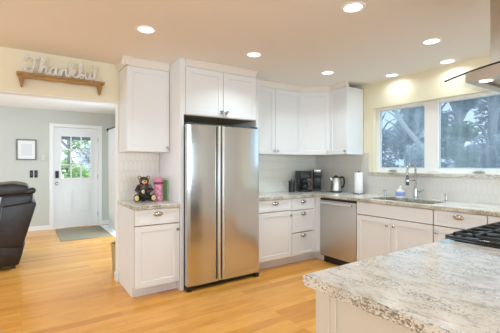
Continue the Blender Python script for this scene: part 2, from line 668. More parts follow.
# window_1: frame, two panes, cranks
fx0, fx1 = W + 0.075, W + 0.135
m = MB()
m.box(fx0, WY0, WZ0, fx1, WY0 + 0.055, WZ1, 0.004).box(fx0, WY1 - 0.05, WZ0, fx1, WY1, WZ1, 0.004)
m.box(fx0 + 0.001, WY0 + 0.054, WZ0, fx1 - 0.001, WY1 - 0.049, WZ0 + 0.056).box(fx0 + 0.001, WY0 + 0.054, WZ1 - 0.034, fx1 - 0.001, WY1 - 0.049, WZ1)
m.box(fx0 - 0.012, 2.03, WZ0 + 0.02, fx1, 2.19, WZ1 - 0.01, 0.004)
win = struct('window_1', m, M['vinyl'])
for (a, b) in ((2.185, 2.815), (0.85, 2.035)):
    g = obj('glass_pane', MB().box(W + 0.102, a, WZ0 + 0.05, W + 0.108, b, WZ1 - 0.03), M['window_glass'], win)
    f = MB()
    f.box(W + 0.088, a, WZ0 + 0.054, W + 0.101, a + 0.014, WZ1 - 0.032).box(W + 0.088, b - 0.014, WZ0 + 0.054, W + 0.101, b, WZ1 - 0.032)
    f.box(W + 0.088, a, WZ0 + 0.054, W + 0.101, b, WZ0 + 0.066).box(W + 0.088, a, WZ1 - 0.044, W + 0.101, b, WZ1 - 0.032)
    obj('glazing_bead', f, mat('pale_blue_bead', (0.55, 0.70, 0.78), 0.4), win)
for y in (2.61, 1.605):
    q = MB().box(fx0 - 0.022, y - 0.055, WZ0 + 0.012, fx0 + 0.002, y + 0.055, WZ0 + 0.024, 0.004)
    q.box(fx0 - 0.03, y - 0.05, WZ0 + 0.02, fx0 - 0.012, y + 0.03, WZ0 + 0.03, 0.004)
    obj('window_crank', q, M['chrome'], win, True)
struct('trim_1', MB().box(W - 0.028, WY0 - 0.06, WZ0 - 0.037, W + 0.075, WY1 + 0.066, WZ0, 0.004), M['granite'])

# tile
struct('trim_2', MB().box(2.36, B - 0.010, 0.90, W - 0.010, B, 1.47), M['tile_x'])
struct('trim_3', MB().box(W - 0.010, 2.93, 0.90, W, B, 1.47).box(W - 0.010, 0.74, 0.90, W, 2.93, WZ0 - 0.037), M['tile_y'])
struct('trim_4', MB().box(XO + 0.003, B - 0.010, 0.90, 1.36, B, 1.47), M['tile_x'])

# living room
DX0, DX1, DZ = 0.540, 1.376, 2.075
m = MB().box(XL, YF, 0, DX0 - 0.01, YF + 0.12, H).box(DX1 + 0.01, YF, 0, XP + 0.12, YF + 0.12, H).box(DX0 - 0.01, YF, DZ + 0.008, DX1 + 0.01, YF + 0.12, H)
struct('wall_far', m, M['living_wall'])
m = MB().box(XP, B + 0.12, 0, XP + 0.12, 4.5, H).box(XP, 7.2, 0, XP + 0.12, YF, H).box(XP, 4.5, 2.06, XP + 0.12, 7.2, H)
struct('wall_patio', m, M['living_wall'])
m = MB()
for (a, b) in ((4.5, 4.56), (5.82, 5.88), (7.14, 7.2)):
    m.box(XP + 0.04, a, 0, XP + 0.10, b, 2.06, 0.003)
m.box(XP + 0.04, 4.5, 2.0, XP + 0.10, 7.2, 2.06, 0.003).box(XP + 0.04, 4.5, 0, XP + 0.10, 7.2, 0.06, 0.003)
pw = struct('window_2', m, M['vinyl'])
for (a, b) in ((4.56, 5.82), (5.88, 7.14)):
    obj('glass_pane', MB().box(XP + 0.068, a - 0.01, 0.05, XP + 0.074, b + 0.01, 2.01), M['door_glass'], pw)
# outer walls behind the camera, openings invented to let light in
m = MB().box(XL - 0.12, -2.1, 0, XL, 2.7, 0.3).box(XL - 0.12, -2.1, 2.35, XL, 2.7, H).box(XL - 0.12, YB, 0, XL, -2.1, H)
m.box(XL - 0.12, 2.7, 0, XL, 4.4, H).box(XL - 0.12, 7.6, 0, XL, YF + 0.12, H).box(XL - 0.12, 4.4, 0, XL, 7.6, 0.35).box(XL - 0.12, 4.4, 2.4, XL, 7.6, H)
struct('wall_left', m, M['beige_wall'])
m = MB().box(XL, YB - 0.12, 0, -2.9, YB, H).box(0.9, YB - 0.12, 0, 1.05, YB, H).box(3.35, YB - 0.12, 0, W + WT, YB, H).box(1.05, YB - 0.12, 0, 3.35, YB, 0.25).box(1.05, YB - 0.12, 2.3, 3.35, YB, H).box(-2.9, YB - 0.12, 0, 0.9, YB, 0.65).box(-2.9, YB - 0.12, 2.35, 0.9, YB, H)
struct('wall_front', m, M['beige_wall'])

# front door
m = MB()
gx0, gx1, gz0, gz1 = 0.668, 1.238, 1.02, 1.905
y0, y1 = YF + 0.03, YF + 0.074
m.box(DX0, y0, 0.012, gx0, y1, DZ).box(gx1, y0, 0.012, DX1, y1, DZ).box(gx0, y0, gz1, gx1, y1, DZ).box(gx0, y0, 0.012, gx1, y1, gz0)
door = struct('door_1', m, M['door_white'])
for (a, b) in ((0.680, 0.905), (1.000, 1.225)):
    p = MB()
    p.box(a, y0 - 0.006, 0.31, b, y0 + 0.001, 0.79, 0.003)
    p.box(a + 0.03, y0 - 0.018, 0.34, b - 0.03, y0 - 0.002, 0.76, 0.005)
    obj('door_panel', p, M['door_white'], door)
f = MB()
for (a, b, c, d) in ((gx0 - 0.03, gz0 - 0.03, gx0 + 0.012, gz1 + 0.03), (gx1 - 0.012, gz0 - 0.03, gx1 + 0.03, gz1 + 0.03), (gx0, gz0 - 0.03, gx1, gz0 + 0.012), (gx0, gz1 - 0.012, gx1, gz1 + 0.03)):
    f.box(a, y0 - 0.012, b, c, y0 + 0.004, d, 0.003)
w3 = (gx1 - gx0) / 3
for k in (1, 2):
    f.box(gx0 + k * w3 - 0.012, y0 + 0.002, gz0, gx0 + k * w3 + 0.012, y0 + 0.022, gz1)
    zz = gz0 + (0.29 if k == 1 else 0.60)
    f.box(gx0, y0 + 0.002, zz - 0.012, gx1, y0 + 0.022, zz + 0.012)
obj('grille', f, M['door_white'], door)
obj('glass_pane', MB().box(gx0 - 0.005, y0 + 0.024, gz0 - 0.005, gx1 + 0.005, y0 + 0.030, gz1 + 0.005), M['door_glass'], door)
d = MB().box(0.572, y0 - 0.028, 1.035, 0.634, y0, 1.18, 0.008)
obj('keypad_lock', d, M['black_plastic'], door, True)
d = MB().lathe([(0.034, 0), (0.034, 0.008), (0.012, 0.012), (0.012, 0.035), (0.026, 0.045), (0.03, 0.06), (0.022, 0.074), (0, 0.078)], 0.603, y0, 0.925, 20, rot_x(R(90)))
obj('door_knob', d, M['chrome'], door, True)
h = MB()
for zz in (0.25, 1.05, 1.85):
    h.box(DX1 - 0.006, y0 - 0.008, zz - 0.05, DX1 + 0.008, y0 + 0.002, zz + 0.05, 0.002)
obj('hinges', h, M['chrome'], door)
m = MB().box(DX0 - 0.075, YF - 0.018, 0, DX0 - 0.004, YF + 0.10, DZ + 0.07, 0.003).box(DX1 + 0.004, YF - 0.018, 0, DX1 + 0.075, YF + 0.10, DZ + 0.07, 0.003)
m.box(DX0 - 0.004, YF - 0.018, DZ + 0.004, DX1 + 0.004, YF + 0.10, DZ + 0.07, 0.003)
struct('trim_5', m, M['trim'])
m = MB().box(XL, YF - 0.014, 0, DX0 - 0.076, YF, 0.092, 0.003).box(DX1 + 0.076, YF - 0.014, 0, XP, YF, 0.092, 0.003)
struct('baseboard_far', m, M['trim'])
m = MB().box(XO - 0.018, B + 0.02, 0, XO - 0.006, B + 0.138, 0.085, 0.003).box(XO - 0.018, B + 0.12, 0, XP, B + 0.134, 0.085, 0.003)
m.box(XO - 0.018, B - 0.008, 0, XO - 0.006, B + 0.03, 0.085, 0.003)
struct('baseboard_jamb', m, M['trim'])

# outdoors ground
struct('ground', MB().box(W + WT + 0.001, -8, -0.35, 26, 26, -0.25).box(-12, YF + 0.13, -0.35, W + WT + 0.001, 26, -0.25).box(XP + 0.13, B + 0.13, -0.35, W + WT, YF + 0.13, -0.25), M['lawn'])

# ------------------------------------------------------------------ cabinets
def shaker(w, h, x0, z0, thick=0.02, frame=0.056, rec=0.008):
    """shaker front in the plane y=-thick..0, facing -y"""
    b = bmesh.new()
    bmesh.ops.create_cube(b, size=1)
    for v in b.verts:
        v.co = Vector((x0 + w / 2 + v.co.x * w, -thick / 2 + v.co.y * thick, z0 + h / 2 + v.co.z * h))
    bmesh.ops.recalc_face_normals(b, faces=b.faces[:])
    front = [f for f in b.faces if f.normal.y < -0.9]
    bmesh.ops.inset_region(b, faces=front, thickness=frame, use_even_offset=True)
    bmesh.ops.inset_region(b, faces=front, thickness=0.004, depth=-rec, use_even_offset=True)
    ed = [e for e in b.edges if all(abs(v.co.y + thick) < 1e-5 for v in e.verts) and (abs(e.calc_face_angle(0)) > 1.2)]
    bmesh.ops.bevel(b, geom=ed, offset=0.0015, segments=1, affect='EDGES')
    m = MB()
    m.merge(b)
    return m


def slab(w, h, x0, z0, thick=0.02):
    return MB().box(x0, -thick, z0, x0 + w, 0, z0 + h, 0.002, 1)


def knob(x, z, parent, y=-0.02):
    k = MB().lathe([(0.008, 0), (0.006, 0.004), (0.006, 0.012), (0.014, 0.018), (0.0155, 0.023), (0.012, 0.028), (0, 0.0295)], x, y, z, 16, rot_x(R(90)))
    return obj('knob', k, M['chrome'], parent, True)


def cup_pull(x, z, parent, y=-0.02):
    b = bmesh.new()
    bmesh.ops.create_uvsphere(b, u_segments=24, v_segments=14, radius=1)
    bmesh.ops.delete(b, geom=[v for v in b.verts if v.co.z < -0.35 or v.co.y > 0.02], context='VERTS')
    m = MB()
    m.merge(b, Matrix.Translation((x, y, z)) @ Matrix.Diagonal((0.046, 0.026, 0.021, 1)))
    m.lathe([(0, 0), (0.9, 0), (1, 0.5), (0.9, 1), (0, 1)], 0, 0, 0, 24, Matrix.Translation((x, y, z)) @ Matrix.Diagonal((0.05, 0.0035, 0.026, 1)) @ rot_x(R(90)))
    o = obj('cup_pull', m, M['chrome'], parent, True)
    return o


G = 0.003


def base_cab(name, label, loc, rz, w, rows, depth=0.59, sides=True, mat_=None, group=None, side_left=False, side_right=False):
    """rows: list of (kind, z0, z1, opts). local frame: front at y=0, facing -y"""
    mt = mat_ or M['cab']
    t = thing(name, label, 'cabinet', loc, rz, group)
    c = MB()
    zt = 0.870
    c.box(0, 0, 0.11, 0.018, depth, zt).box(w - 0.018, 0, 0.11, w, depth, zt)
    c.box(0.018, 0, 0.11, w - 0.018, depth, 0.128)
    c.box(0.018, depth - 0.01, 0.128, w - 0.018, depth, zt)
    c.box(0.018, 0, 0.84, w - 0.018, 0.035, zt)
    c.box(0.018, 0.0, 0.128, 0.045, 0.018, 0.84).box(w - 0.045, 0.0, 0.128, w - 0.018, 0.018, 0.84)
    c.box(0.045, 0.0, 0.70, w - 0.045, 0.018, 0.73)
    obj('carcass', c, M['maple'], t)  # dark carcass colour gives the door gaps their shade lines
    if side_left:
        obj('end_panel', MB().box(-0.003, 0.0, 0.11, 0.0, depth, zt), mt, t)
    if side_right:
        obj('end_panel', MB().box(w, 0.0, 0.0, w + 0.01, depth, zt), mt, t)
    k = MB().box(0, 0.072, 0, w, 0.088, 0.11)
    if side_left:
        k.box(0, 0.088, 0, 0.016, depth, 0.11)
    obj('toe_kick', k, mt, t)
    for kind, z0, z1, o in rows:
        if kind == 'drawer':
            d = obj('drawer', shaker(w - 2 * G, z1 - z0, G, z0, frame=0.036, rec=0.005), mt, t)
            cup_pull(w / 2, (z0 + z1) / 2 + o.get('dz', 0.028), d)
        elif kind == 'panel':
            obj('false_front', slab(w - 2 * G, z1 - z0, G, z0), mt, t)
        elif kind == 'door':
            d = obj('door', shaker(w - 2 * G, z1 - z0, G, z0), mt, t)
            kx = w - 0.028 if o.get('hand', 'r') == 'r' else 0.028
            knob(kx, z1 - 0.07 if not o.get('kz') else o['kz'], d)
        elif kind == 'doors':
            hw = w / 2
            for x, kx in ((G, hw - 0.04), (hw + G / 2, hw + 0.04)):
                d = obj('door', shaker(hw - 1.5 * G, z1 - z0, x, z0), mt, t)
                knob(kx, z1 - 0.07, d)
    return t


YC = 3.344            # carcass face of the fridge wall run
XC = 3.360            # carcass face of the window run
base_cab('base_cabinet', 'narrow white base cabinet with bear figurine on its granite top', (0.902, YC - 0.012, 0), 0, 0.458,
         [('drawer', 0.715, 0.866, {}), ('door', 0.105, 0.704, {'hand': 'r', 'kz': 0.645})], depth=0.605, side_left=True)
base_cab('base_cabinet', 'white base cabinet with one drawer over one door right beside the fridge', (2.362, YC, 0), 0, 0.545,
         [('drawer', 0.722, 0.866, {}), ('door', 0.118, 0.711, {'hand': 'r', 'kz': 0.655})])
base_cab('drawer_cabinet', 'white base cabinet of three stacked drawers left of the corner', (2.909, YC, 0), 0, 0.405,
         [('drawer', 0.714, 0.866, {}), ('drawer', 0.420, 0.703, {'dz': 0.098}), ('drawer', 0.118, 0.409, {'dz': 0.11})])
# blind corner base
t = thing('corner_cabinet', 'blank white corner base filler between three-drawer cabinet and dishwasher', 'cabinet', (3.318, 3.344, 0))
p = [(0, 0), (0.042, 0), (0.042, -0.09), (0.62, -0.09), (0.62, 0.58), (0, 0.58)]
obj('carcass', MB().prism(p, 'z', 0.11, 0.870), M['cab'], t)
p = [(0, 0.072), (0.114, 0.072), (0.114, -0.09), (0.13, -0.09), (0.13, 0.088), (0, 0.088)]
obj('toe_kick', MB().prism(p, 'z', 0, 0.11), M['cab'], t)

RZ = R(-90)
base_cab('sink_cabinet', 'white two-door base cabinet under the sink', (XC, 2.648, 0), RZ, 0.914,
         [('panel', 0.722, 0.866, {}), ('doors', 0.118, 0.711, {})])
base_cab('base_cabinet', 'white base cabinet right of the sink, in front of island cooktop', (XC, 1.730, 0), RZ, 0.460,
         [('drawer', 0.722, 0.866, {}), ('door', 0.118, 0.711, {'hand': 'l', 'kz': 0.655})])
base_cab('base_cabinet', 'white base cabinet at right edge of photo, just its top corner seen', (XC, 1.268, 0), RZ, 0.460,
         [('drawer', 0.722, 0.866, {'dz': 0.02}), ('door', 0.118, 0.711, {'hand': 'l', 'kz': 0.655})], side_right=True)


def upper_cab(name, label, loc, rz, w, h, depth, ndoors, knobs, crown=True, crown_sides=(False, False), zc=None):
    t = thing(name, label, 'cabinet', loc, rz)
    c = MB().box(0, 0, 0, w, depth, h, 0.001, 1)
    obj('carcass', c, M['cab'], t)
    obj('face_edge', MB().box(0.006, -0.0008, 0.006, w - 0.006, 0.0, h - 0.008), M['maple'], t)  # thin brown sheet painting shade into the gaps around the doors
    dw = w / ndoors
    for i in range(ndoors):
        d = obj('door', shaker(dw - 2 * G, h - 2 * G - 0.004, i * dw + G, G), M['cab'], t)
        kx = i * dw + (dw - 0.03 if knobs[i] == 'r' else 0.03)
        knob(kx, 0.045, d)
    if crown:
        zt = zc if zc else h
        hc = H - loc[2] - zt - 0.001
        prof = [(0, 0), (-0.012, 0.0), (-0.012, 0.012), (-0.020, 0.030), (-0.036, hc - 0.014), (-0.042, hc - 0.012), (-0.042, hc), (0.012, hc), (0.012, 0)]
        k = MB()
        xa = -0.0 if not crown_sides[0] else -0.05
        xb = w if not crown_sides[1] else w + 0.05
        k.prism([(y, z + zt) for y, z in prof], 'x', xa, xb)
        if crown_sides[0]:
            k.prism([(y + 0.0, z + zt) for y, z in prof], 'y', -0.05, depth)
        obj('crown', k, M['crown'], t)
    return t


ZU = 1.450
# left upper
t = upper_cab('wall_cabinet', 'single-door white wall cabinet above the bear figurine', (0.902, B - 0.325, 1.447), 0, 0.456, 0.893, 0.315, 1, 'r', crown_sides=(True, False))
# over the fridge
t = upper_cab('fridge_top_cabinet', 'deep two-door white wall cabinet over the refrigerator', (1.420, 3.318, 1.838), 0, 0.905, 0.507, 0.61, 2, 'rl')
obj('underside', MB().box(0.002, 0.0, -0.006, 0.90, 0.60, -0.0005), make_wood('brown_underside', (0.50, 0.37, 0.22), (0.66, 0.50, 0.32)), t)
# right of the fridge
upper_cab('wall_cabinet', 'two-door white wall cabinet between fridge and room corner', (2.366, B - 0.33, ZU), 0, 0.960, 0.892, 0.319, 2, 'rl')
# diagonal corner
cx0, cy0 = 3.330, B - 0.33
cx1, cy1 = W - 0.33, 3.330
t = thing('corner_wall_cabinet', 'white corner wall cabinet with angled single door', 'cabinet', (cx0, cy0, ZU))
p = [(0, 0), (cx1 - cx0, cy1 - cy0), (W - 0.012 - cx0, cy1 - cy0), (W - 0.012 - cx0, B - 0.012 - cy0), (0, B - 0.012 - cy0)]
obj('carcass', MB().prism(p, 'z', 0, 0.892), M['cab'], t)
ang = math.atan2(cy1 - cy0, cx1 - cx0)
L = math.hypot(cx1 - cx0, cy1 - cy0)


def turned(mb, a):
    mb.bm.transform(Matrix.Rotation(a, 4, 'Z'))
    return mb


d = obj('door', turned(shaker(L - 0.012, 0.885, 0.006, 0.0025, frame=0.056), ang), M['cab'], t)
k = MB().lathe([(0.008, 0), (0.006, 0.004), (0.006, 0.012), (0.014, 0.018), (0.0155, 0.023), (0.012, 0.028), (0, 0.0295)], L - 0.035, -0.02, 0.045, 16, rot_x(R(90)))
obj('knob', turned(k, ang), M['chrome'], d, True)
hc = H - ZU - 0.892 - 0.001
prof = [(0, 0), (-0.012, 0.0), (-0.012, 0.012), (-0.020, 0.030), (-0.036, hc - 0.014), (-0.042, hc - 0.012), (-0.042, hc), (0.012, hc), (0.012, 0)]
obj('crown', turned(MB().prism([(y, z + 0.892) for y, z in prof], 'x', -0.01, L + 0.01), ang), M['crown'], t)
# window wall upper
upper_cab('wall_cabinet', 'single-door white wall cabinet on the window wall with its plain side showing', (W - 0.33, 3.328, ZU), RZ, 0.318, 0.905, 0.319, 1, 'r', zc=0.905)

# fridge surround panels
t = tag(obj('side_panel', MB().box(1.362, 3.30, 0, 1.402, B - 0.012, H - 0.002, 0.0015, 1).box(1.402, 3.302, 1.838, 1.419, 3.325, H - 0.002), M['cab']),
        'tall white panel standing left of the refrigerator', 'panel')
tag(obj('side_panel', MB().box(2.328, 3.30, 0, 2.358, B - 0.012, 2.34, 0.0015, 1), M['cab']), 'white panel standing right of the refrigerator, mostly hidden', 'panel')

# ------------------------------------------------------------------ worktops
def cells(xs, ys, keep, z0, z1, bev=0.004):
    b = bmesh.new()
    vv = {}

    def V(i, j):
        if (i, j) not in vv:
            vv[(i, j)] = b.verts.new((xs[i], ys[j], z1))
        return vv[(i, j)]
    fs = []
    for i in range(len(xs) - 1):
        for j in range(len(ys) - 1):
            if keep(i, j):
                fs.append(b.faces.new((V(i, j), V(i + 1, j), V(i + 1, j + 1), V(i, j + 1))))
    r = bmesh.ops.extrude_face_region(b, geom=fs)
    for e in r['geom']:
        if isinstance(e, bmesh.types.BMVert):
            e.co.z = z0
    bmesh.ops.recalc_face_normals(b, faces=b.faces[:])
    ed = [e for e in b.edges if len(e.link_faces) == 2 and e.calc_face_angle(0) > 1.2 and abs(e.verts[0].co.z - e.verts[1].co.z) < 1e-6]
    if bev:
        bmesh.ops.bevel(b, geom=ed, offset=bev, segments=2, affect='EDGES')
    m = MB()
    m.merge(b)
    return m


SX0, SX1, SY0, SY1 = 3.405, 3.800, 1.800, 2.560
xs = [2.362, 3.320, SX0, SX1, W - 0.011]
ys = [0.80, SY0, SY1, 3.304, B - 0.011]
tag(obj('worktop', cells(xs, ys, lambda i, j: not (i == 0 and j < 3) and not (i == 2 and j == 1), 0.872, 0.91), M['granite']),
    'L-shaped speckled granite worktop running from fridge around past the sink', 'countertop')
tag(obj('worktop', MB().box(0.882, 3.292, 0.872, 1.360, B - 0.011, 0.91, 0.004), M['granite']), 'small granite worktop under the bear figurine', 'countertop')

# sink
t = thing('sink', 'undermount stainless sink let into granite below the faucet', 'sink', (SX0, SY0, 0.70))
wx, wy = SX1 - SX0, SY1 - SY0
b = bmesh.new()
bmesh.ops.create_cube(b, size=1)
for v in b.verts:
    v.co = Vector((wx / 2 + v.co.x * (wx + 0.004), wy / 2 + v.co.y * (wy + 0.004), 0.085 + v.co.z * 0.17))
bmesh.ops.delete(b, geom=[f for f in b.faces if f.normal.z > 0.9], context='FACES')
bmesh.ops.bevel(b, geom=[e for e in b.edges if len(e.link_faces) == 2], offset=0.03, segments=4, affect='EDGES')
m = MB()
m.merge(b)
bas = obj('basin', m, M['steel_dw'], t, True, 60)
md = bas.modifiers.new('thick', 'SOLIDIFY')
md.thickness = 0.0015
obj('drain', MB().lathe([(0, 0.006), (0.02, 0.004), (0.03, 0.006), (0.045, 0.006), (0.045, 0.002)], wx / 2, wy / 2, 0.0, 24), M['bright_chrome'], t, True)

# faucet with pull-down spring spout
t = thing('faucet', 'tall chrome spring faucet with pull-down head behind the sink', 'faucet', (3.868, 2.212, 0.91))
obj('base', MB().lathe([(0, 0), (0.029, 0), (0.029, 0.006), (0.021, 0.012), (0.019, 0.13), (0.016, 0.14), (0, 0.14)], seg=24), M['bright_chrome'], t, True)
arc = [(0, 0, 0.13), (0, 0, 0.33)] + [(-0.085 + 0.085 * math.cos(a), 0, 0.33 + 0.085 * math.sin(a)) for a in [math.pi * k / 12 for k in range(1, 13)]] + [(-0.170, 0, 0.27)]
obj('spout', MB().tube(arc, 0.009, 12), M['bright_chrome'], t, True)
# coil: rings along the arc
sp = MB()
pts = catmull(arc, 10)
hel = []
acc = 0
for i in range(len(pts) - 1):
    steps = max(1, int((pts[i + 1] - pts[i]).length / 0.0012))
    for k in range(steps):
        p = pts[i].lerp(pts[i + 1], k / steps)
        tg = (pts[i + 1] - pts[i]).normalized()
        n1 = Vector((0, 1, 0))
        n2 = tg.cross(n1)
        acc += (pts[i + 1] - pts[i]).length / steps / 0.007 * 2 * math.pi
        hel.append(p + (n1 * math.cos(acc) + n2 * math.sin(acc)) * 0.0125)
sp.tube(hel, 0.0022, 5)
obj('spring', sp, M['bright_chrome'], t, True)
obj('spray_head', MB().lathe([(0, 0), (0.017, 0), (0.02, 0.01), (0.018, 0.07), (0.012, 0.12), (0, 0.12)], -0.170, 0, 0.16, 20), M['gunmetal'], t, True)
obj('holder_arm', MB().tube([(0, 0, 0.215), (-0.150, 0, 0.215)], 0.006, 10).lathe([(0.021, -0.009), (0.025, -0.009), (0.025, 0.009), (0.021, 0.009)], -0.170, 0, 0.215, 20), M['bright_chrome'], t, True)
obj('lever', MB().tube([(0, -0.015, 0.075), (0, -0.045, 0.078), (-0.005, -0.095, 0.105)], [0.013, 0.010, 0.006], 12), M['bright_chrome'], t, True)

# soap dispensers
def dispenser(x, y, label, h=0.075):
    t = thing('soap_dispenser', label, 'soap dispenser', (x, y, 0.91))
    obj('base', MB().lathe([(0, 0), (0.022, 0), (0.022, 0.005), (0.013, 0.01), (0.012, h * 0.6), (0.008, h * 0.62), (0.008, h * 0.85), (0.015, h * 0.87), (0.015, h), (0, h)], seg=18), M['chrome'], t, True)
    obj('nozzle', MB().tube([(0, 0, h * 0.93), (-0.03, 0, h * 0.95), (-0.045, 0, h * 0.82)], [0.007, 0.006, 0.005], 10), M['chrome'], t, True)


dispenser(3.862, 2.612, 'small nickel deck dispenser left of faucet, behind sink corner')
dispenser(3.868, 1.865, 'small nickel deck dispenser right of the faucet', 0.08)

# dish soap bottle
t = thing('soap_bottle', 'white soap bottle with blue label beside the faucet', 'bottle', (3.852, 2.395, 0.91), R(-60))
obj('body', MB().lathe([(0, 0), (0.9, 0), (1, 0.02), (1, 0.6), (0.9, 0.75), (0.45, 0.86), (0.36, 0.9), (0.36, 0.96), (0, 0.96)], 0, 0, 0, 24, Matrix.Diagonal((0.05, 0.03, 0.115, 1))), M['plastic_white'], t, True)
obj('label_wrap', MB().lathe([(1.02, 0.12), (1.03, 0.13), (1.03, 0.56), (1.02, 0.57)], 0, 0, 0, 24, Matrix.Diagonal((0.05, 0.03, 0.115, 1))), M['blue'], t, True)
obj('cap', MB().lathe([(0.016, 0), (0.016, 0.018), (0.008, 0.022), (0.007, 0.034), (0, 0.034)], 0, 0, 0.109, 16), M['plastic_white'], t, True)

# paper towel holder and roll
t = thing('paper_towel_holder', 'metal paper towel holder with wide base standing left of the window', 'holder', (3.80, 2.975, 0.91))
obj('base', MB().lathe([(0, 0), (0.085, 0), (0.088, 0.004), (0.085, 0.010), (0, 0.012)], seg=32), M['bright_chrome'], t, True)
obj('post', MB().lathe([(0.006, 0.01), (0.006, 0.295), (0.011, 0.30), (0.012, 0.312), (0, 0.318)], seg=14), M['brass'], t, True)
m = MB().lathe([(0.02, 0), (0.054, 0), (0.056, 0.004), (0.056, 0.276), (0.054, 0.28), (0.02, 0.28), (0.02, 0)], seg=32)
o = tag(obj('paper_towel_roll', m, M['paper'], smooth=True), 'full white paper towel roll on its holder left of the window', 'paper towel')
o.location = (3.80, 2.975, 0.923)

# kettle
t = thing('kettle', 'stainless electric kettle with black handle in front of the side backsplash', 'kettle', (3.775, 3.352, 0.91), R(-38))
obj('power_base', MB().lathe([(0, 0), (0.078, 0), (0.08, 0.004), (0.078, 0.018), (0, 0.02)], seg=32), M['black_plastic'], t, True)
obj('body', MB().lathe([(0, 0.021), (0.072, 0.021), (0.074, 0.03), (0.071, 0.08), (0.058, 0.18), (0.052, 0.205), (0.045, 0.213), (0, 0.215)], seg=36), M['steel_v'], t, True)
obj('lid', MB().lathe([(0.046, 0.212), (0.046, 0.222), (0.03, 0.231), (0.012, 0.234), (0.012, 0.243), (0.007, 0.249), (0, 0.25)], seg=28), M['black_plastic'], t, True)
obj('spout', MB().tube([(-0.045, 0, 0.165), (-0.07, 0, 0.195), (-0.083, 0, 0.213)], [0.022, 0.016, 0.011], 14, flat=(1, 0.8, 1)), M['steel_v'], t, True)
hp = catmull([(0.05, 0, 0.205), (0.082, 0, 0.222), (0.112, 0, 0.20), (0.116, 0, 0.14), (0.102, 0, 0.085), (0.066, 0, 0.066)], 6)
obj('handle', MB().tube(hp, 0.0125, 12, flat=(1, 1.1, 1)), M['black_plastic'], t, True)
obj('power_cord', MB().tube(catmull([(-0.07, 0.02, 0.006), (-0.13, 0.05, 0.004), (-0.17, 0.03, 0.004), (-0.21, 0.06, 0.004)], 6), 0.0035, 8), M['black_plastic'], t, True)

# drip coffee maker
t = thing('coffee_maker', 'black drip coffee maker with glass carafe, second appliance from fridge', 'coffee maker', (3.490, 3.735, 0.91), R(-14))
t.scale = (0.80, 0.85, 0.97)
obj('base', MB().box(-0.105, -0.125, 0, 0.105, 0.10, 0.035, 0.01), M['black_plastic'], t, True)
obj('tower', MB().box(-0.10, 0.02, 0.03, 0.10, 0.10, 0.31, 0.012), M['black_plastic'], t, True)
obj('brew_head', MB().prism([(-0.105, 0.20), (0.105, 0.20), (0.11, 0.23), (0.11, 0.305), (0.10, 0.315), (-0.10, 0.315), (-0.11, 0.305), (-0.11, 0.23)], 'y', -0.12, 0.10, 0.006), M['black_plastic'], t, True)
obj('control_panel', MB().box(-0.07, -0.122, 0.222, 0.07, -0.118, 0.252, 0.001), M['dark_grey'], t)
cf = obj('carafe', MB().lathe([(0, 0), (0.062, 0.002), (0.072, 0.02), (0.072, 0.07), (0.055, 0.11), (0.045, 0.125), (0.048, 0.135), (0.045, 0.137), (0.042, 0.125), (0.069, 0.068), (0.069, 0.02), (0, 0.006)], 0, -0.05, 0.037, 28), M['clear_glass'], t, True)
obj('carafe_band', MB().lathe([(0.0485, 0.118), (0.050, 0.120), (0.050, 0.142), (0, 0.150)], 0, -0.05, 0.037, 28), M['dark_grey'], cf, True)
obj('carafe_handle', MB().tube(catmull([(0.045, -0.085, 0.155), (0.078, -0.115, 0.15), (0.082, -0.12, 0.10), (0.062, -0.10, 0.065)], 5), 0.008, 10), M['black_plastic'], cf, True)
# single-serve brewer
t = thing('pod_brewer', 'tall slim black single-serve brewer with silver band in the room corner', 'coffee maker', (3.755, 3.715, 0.91), R(-42))
obj('base', MB().box(-0.06, -0.12, 0, 0.06, 0.10, 0.03, 0.008), M['black_plastic'], t, True)
obj('tower', MB().box(-0.062, -0.02, 0.028, 0.062, 0.10, 0.30, 0.012), M['black_plastic'], t, True)
obj('brew_head', MB().box(-0.064, -0.115, 0.205, 0.064, 0.095, 0.325, 0.018, 3), M['black_plastic'], t, True)
obj('handle_band', MB().box(-0.05, -0.121, 0.283, 0.05, -0.06, 0.331, 0.008), M['chrome'], t, True)
obj('drip_tray', MB().box(-0.05, -0.115, 0.03, 0.05, -0.025, 0.038, 0.002), M['dark_grey'], t)
# canister
t = thing('canister', 'small black canister with lid at the left end of the appliances', 'canister', (3.262, 3.735, 0.91))
obj('body', MB().lathe([(0, 0), (0.042, 0), (0.045, 0.004), (0.045, 0.135), (0.042, 0.14), (0, 0.14)], seg=28), M['black_plastic'], t, True)
obj('lid', MB().lathe([(0.041, 0.14), (0.046, 0.142), (0.046, 0.162), (0.04, 0.168), (0.01, 0.170), (0.014, 0.184), (0.01, 0.192), (0, 0.193)], seg=28), M['dark_grey'], t, True)

# ------------------------------------------------------------------ dishwasher
t = thing('dishwasher', 'stainless dishwasher under the worktop left of sink cabinet', 'dishwasher', (XC, 3.248, 0), RZ)
w = 0.594
obj('tub', MB().box(0.004, 0.002, 0.09, w - 0.004, 0.57, 0.862), M['dark_grey'], t)
obj('door', MB().box(0.002, -0.02, 0.105, w - 0.002, 0.0, 0.838, 0.004), M['steel_dw'], t, True)
obj('control_strip', MB().box(0.002, -0.014, 0.840, w - 0.002, 0.0, 0.862, 0.002), M['black_plastic'], t)
hd = MB().box(0.012, -0.052, 0.792, w - 0.012, -0.040, 0.822, 0.005).box(0.03, -0.042, 0.798, 0.06, -0.018, 0.816, 0.003).box(w - 0.06, -0.042, 0.798, w - 0.03, -0.018, 0.816, 0.003)
obj('handle', hd, M['handle_steel'], t, True)
obj('badge', MB().lathe([(0, 0), (0.011, 0), (0.011, 0.002), (0, 0.003)], w - 0.035, -0.052, 0.807, 16, rot_x(R(90))), M['dark_grey'], t)
obj('kick_plate', MB().box(0.004, 0.055, 0.0, w - 0.004, 0.07, 0.10), M['black_plastic'], t)

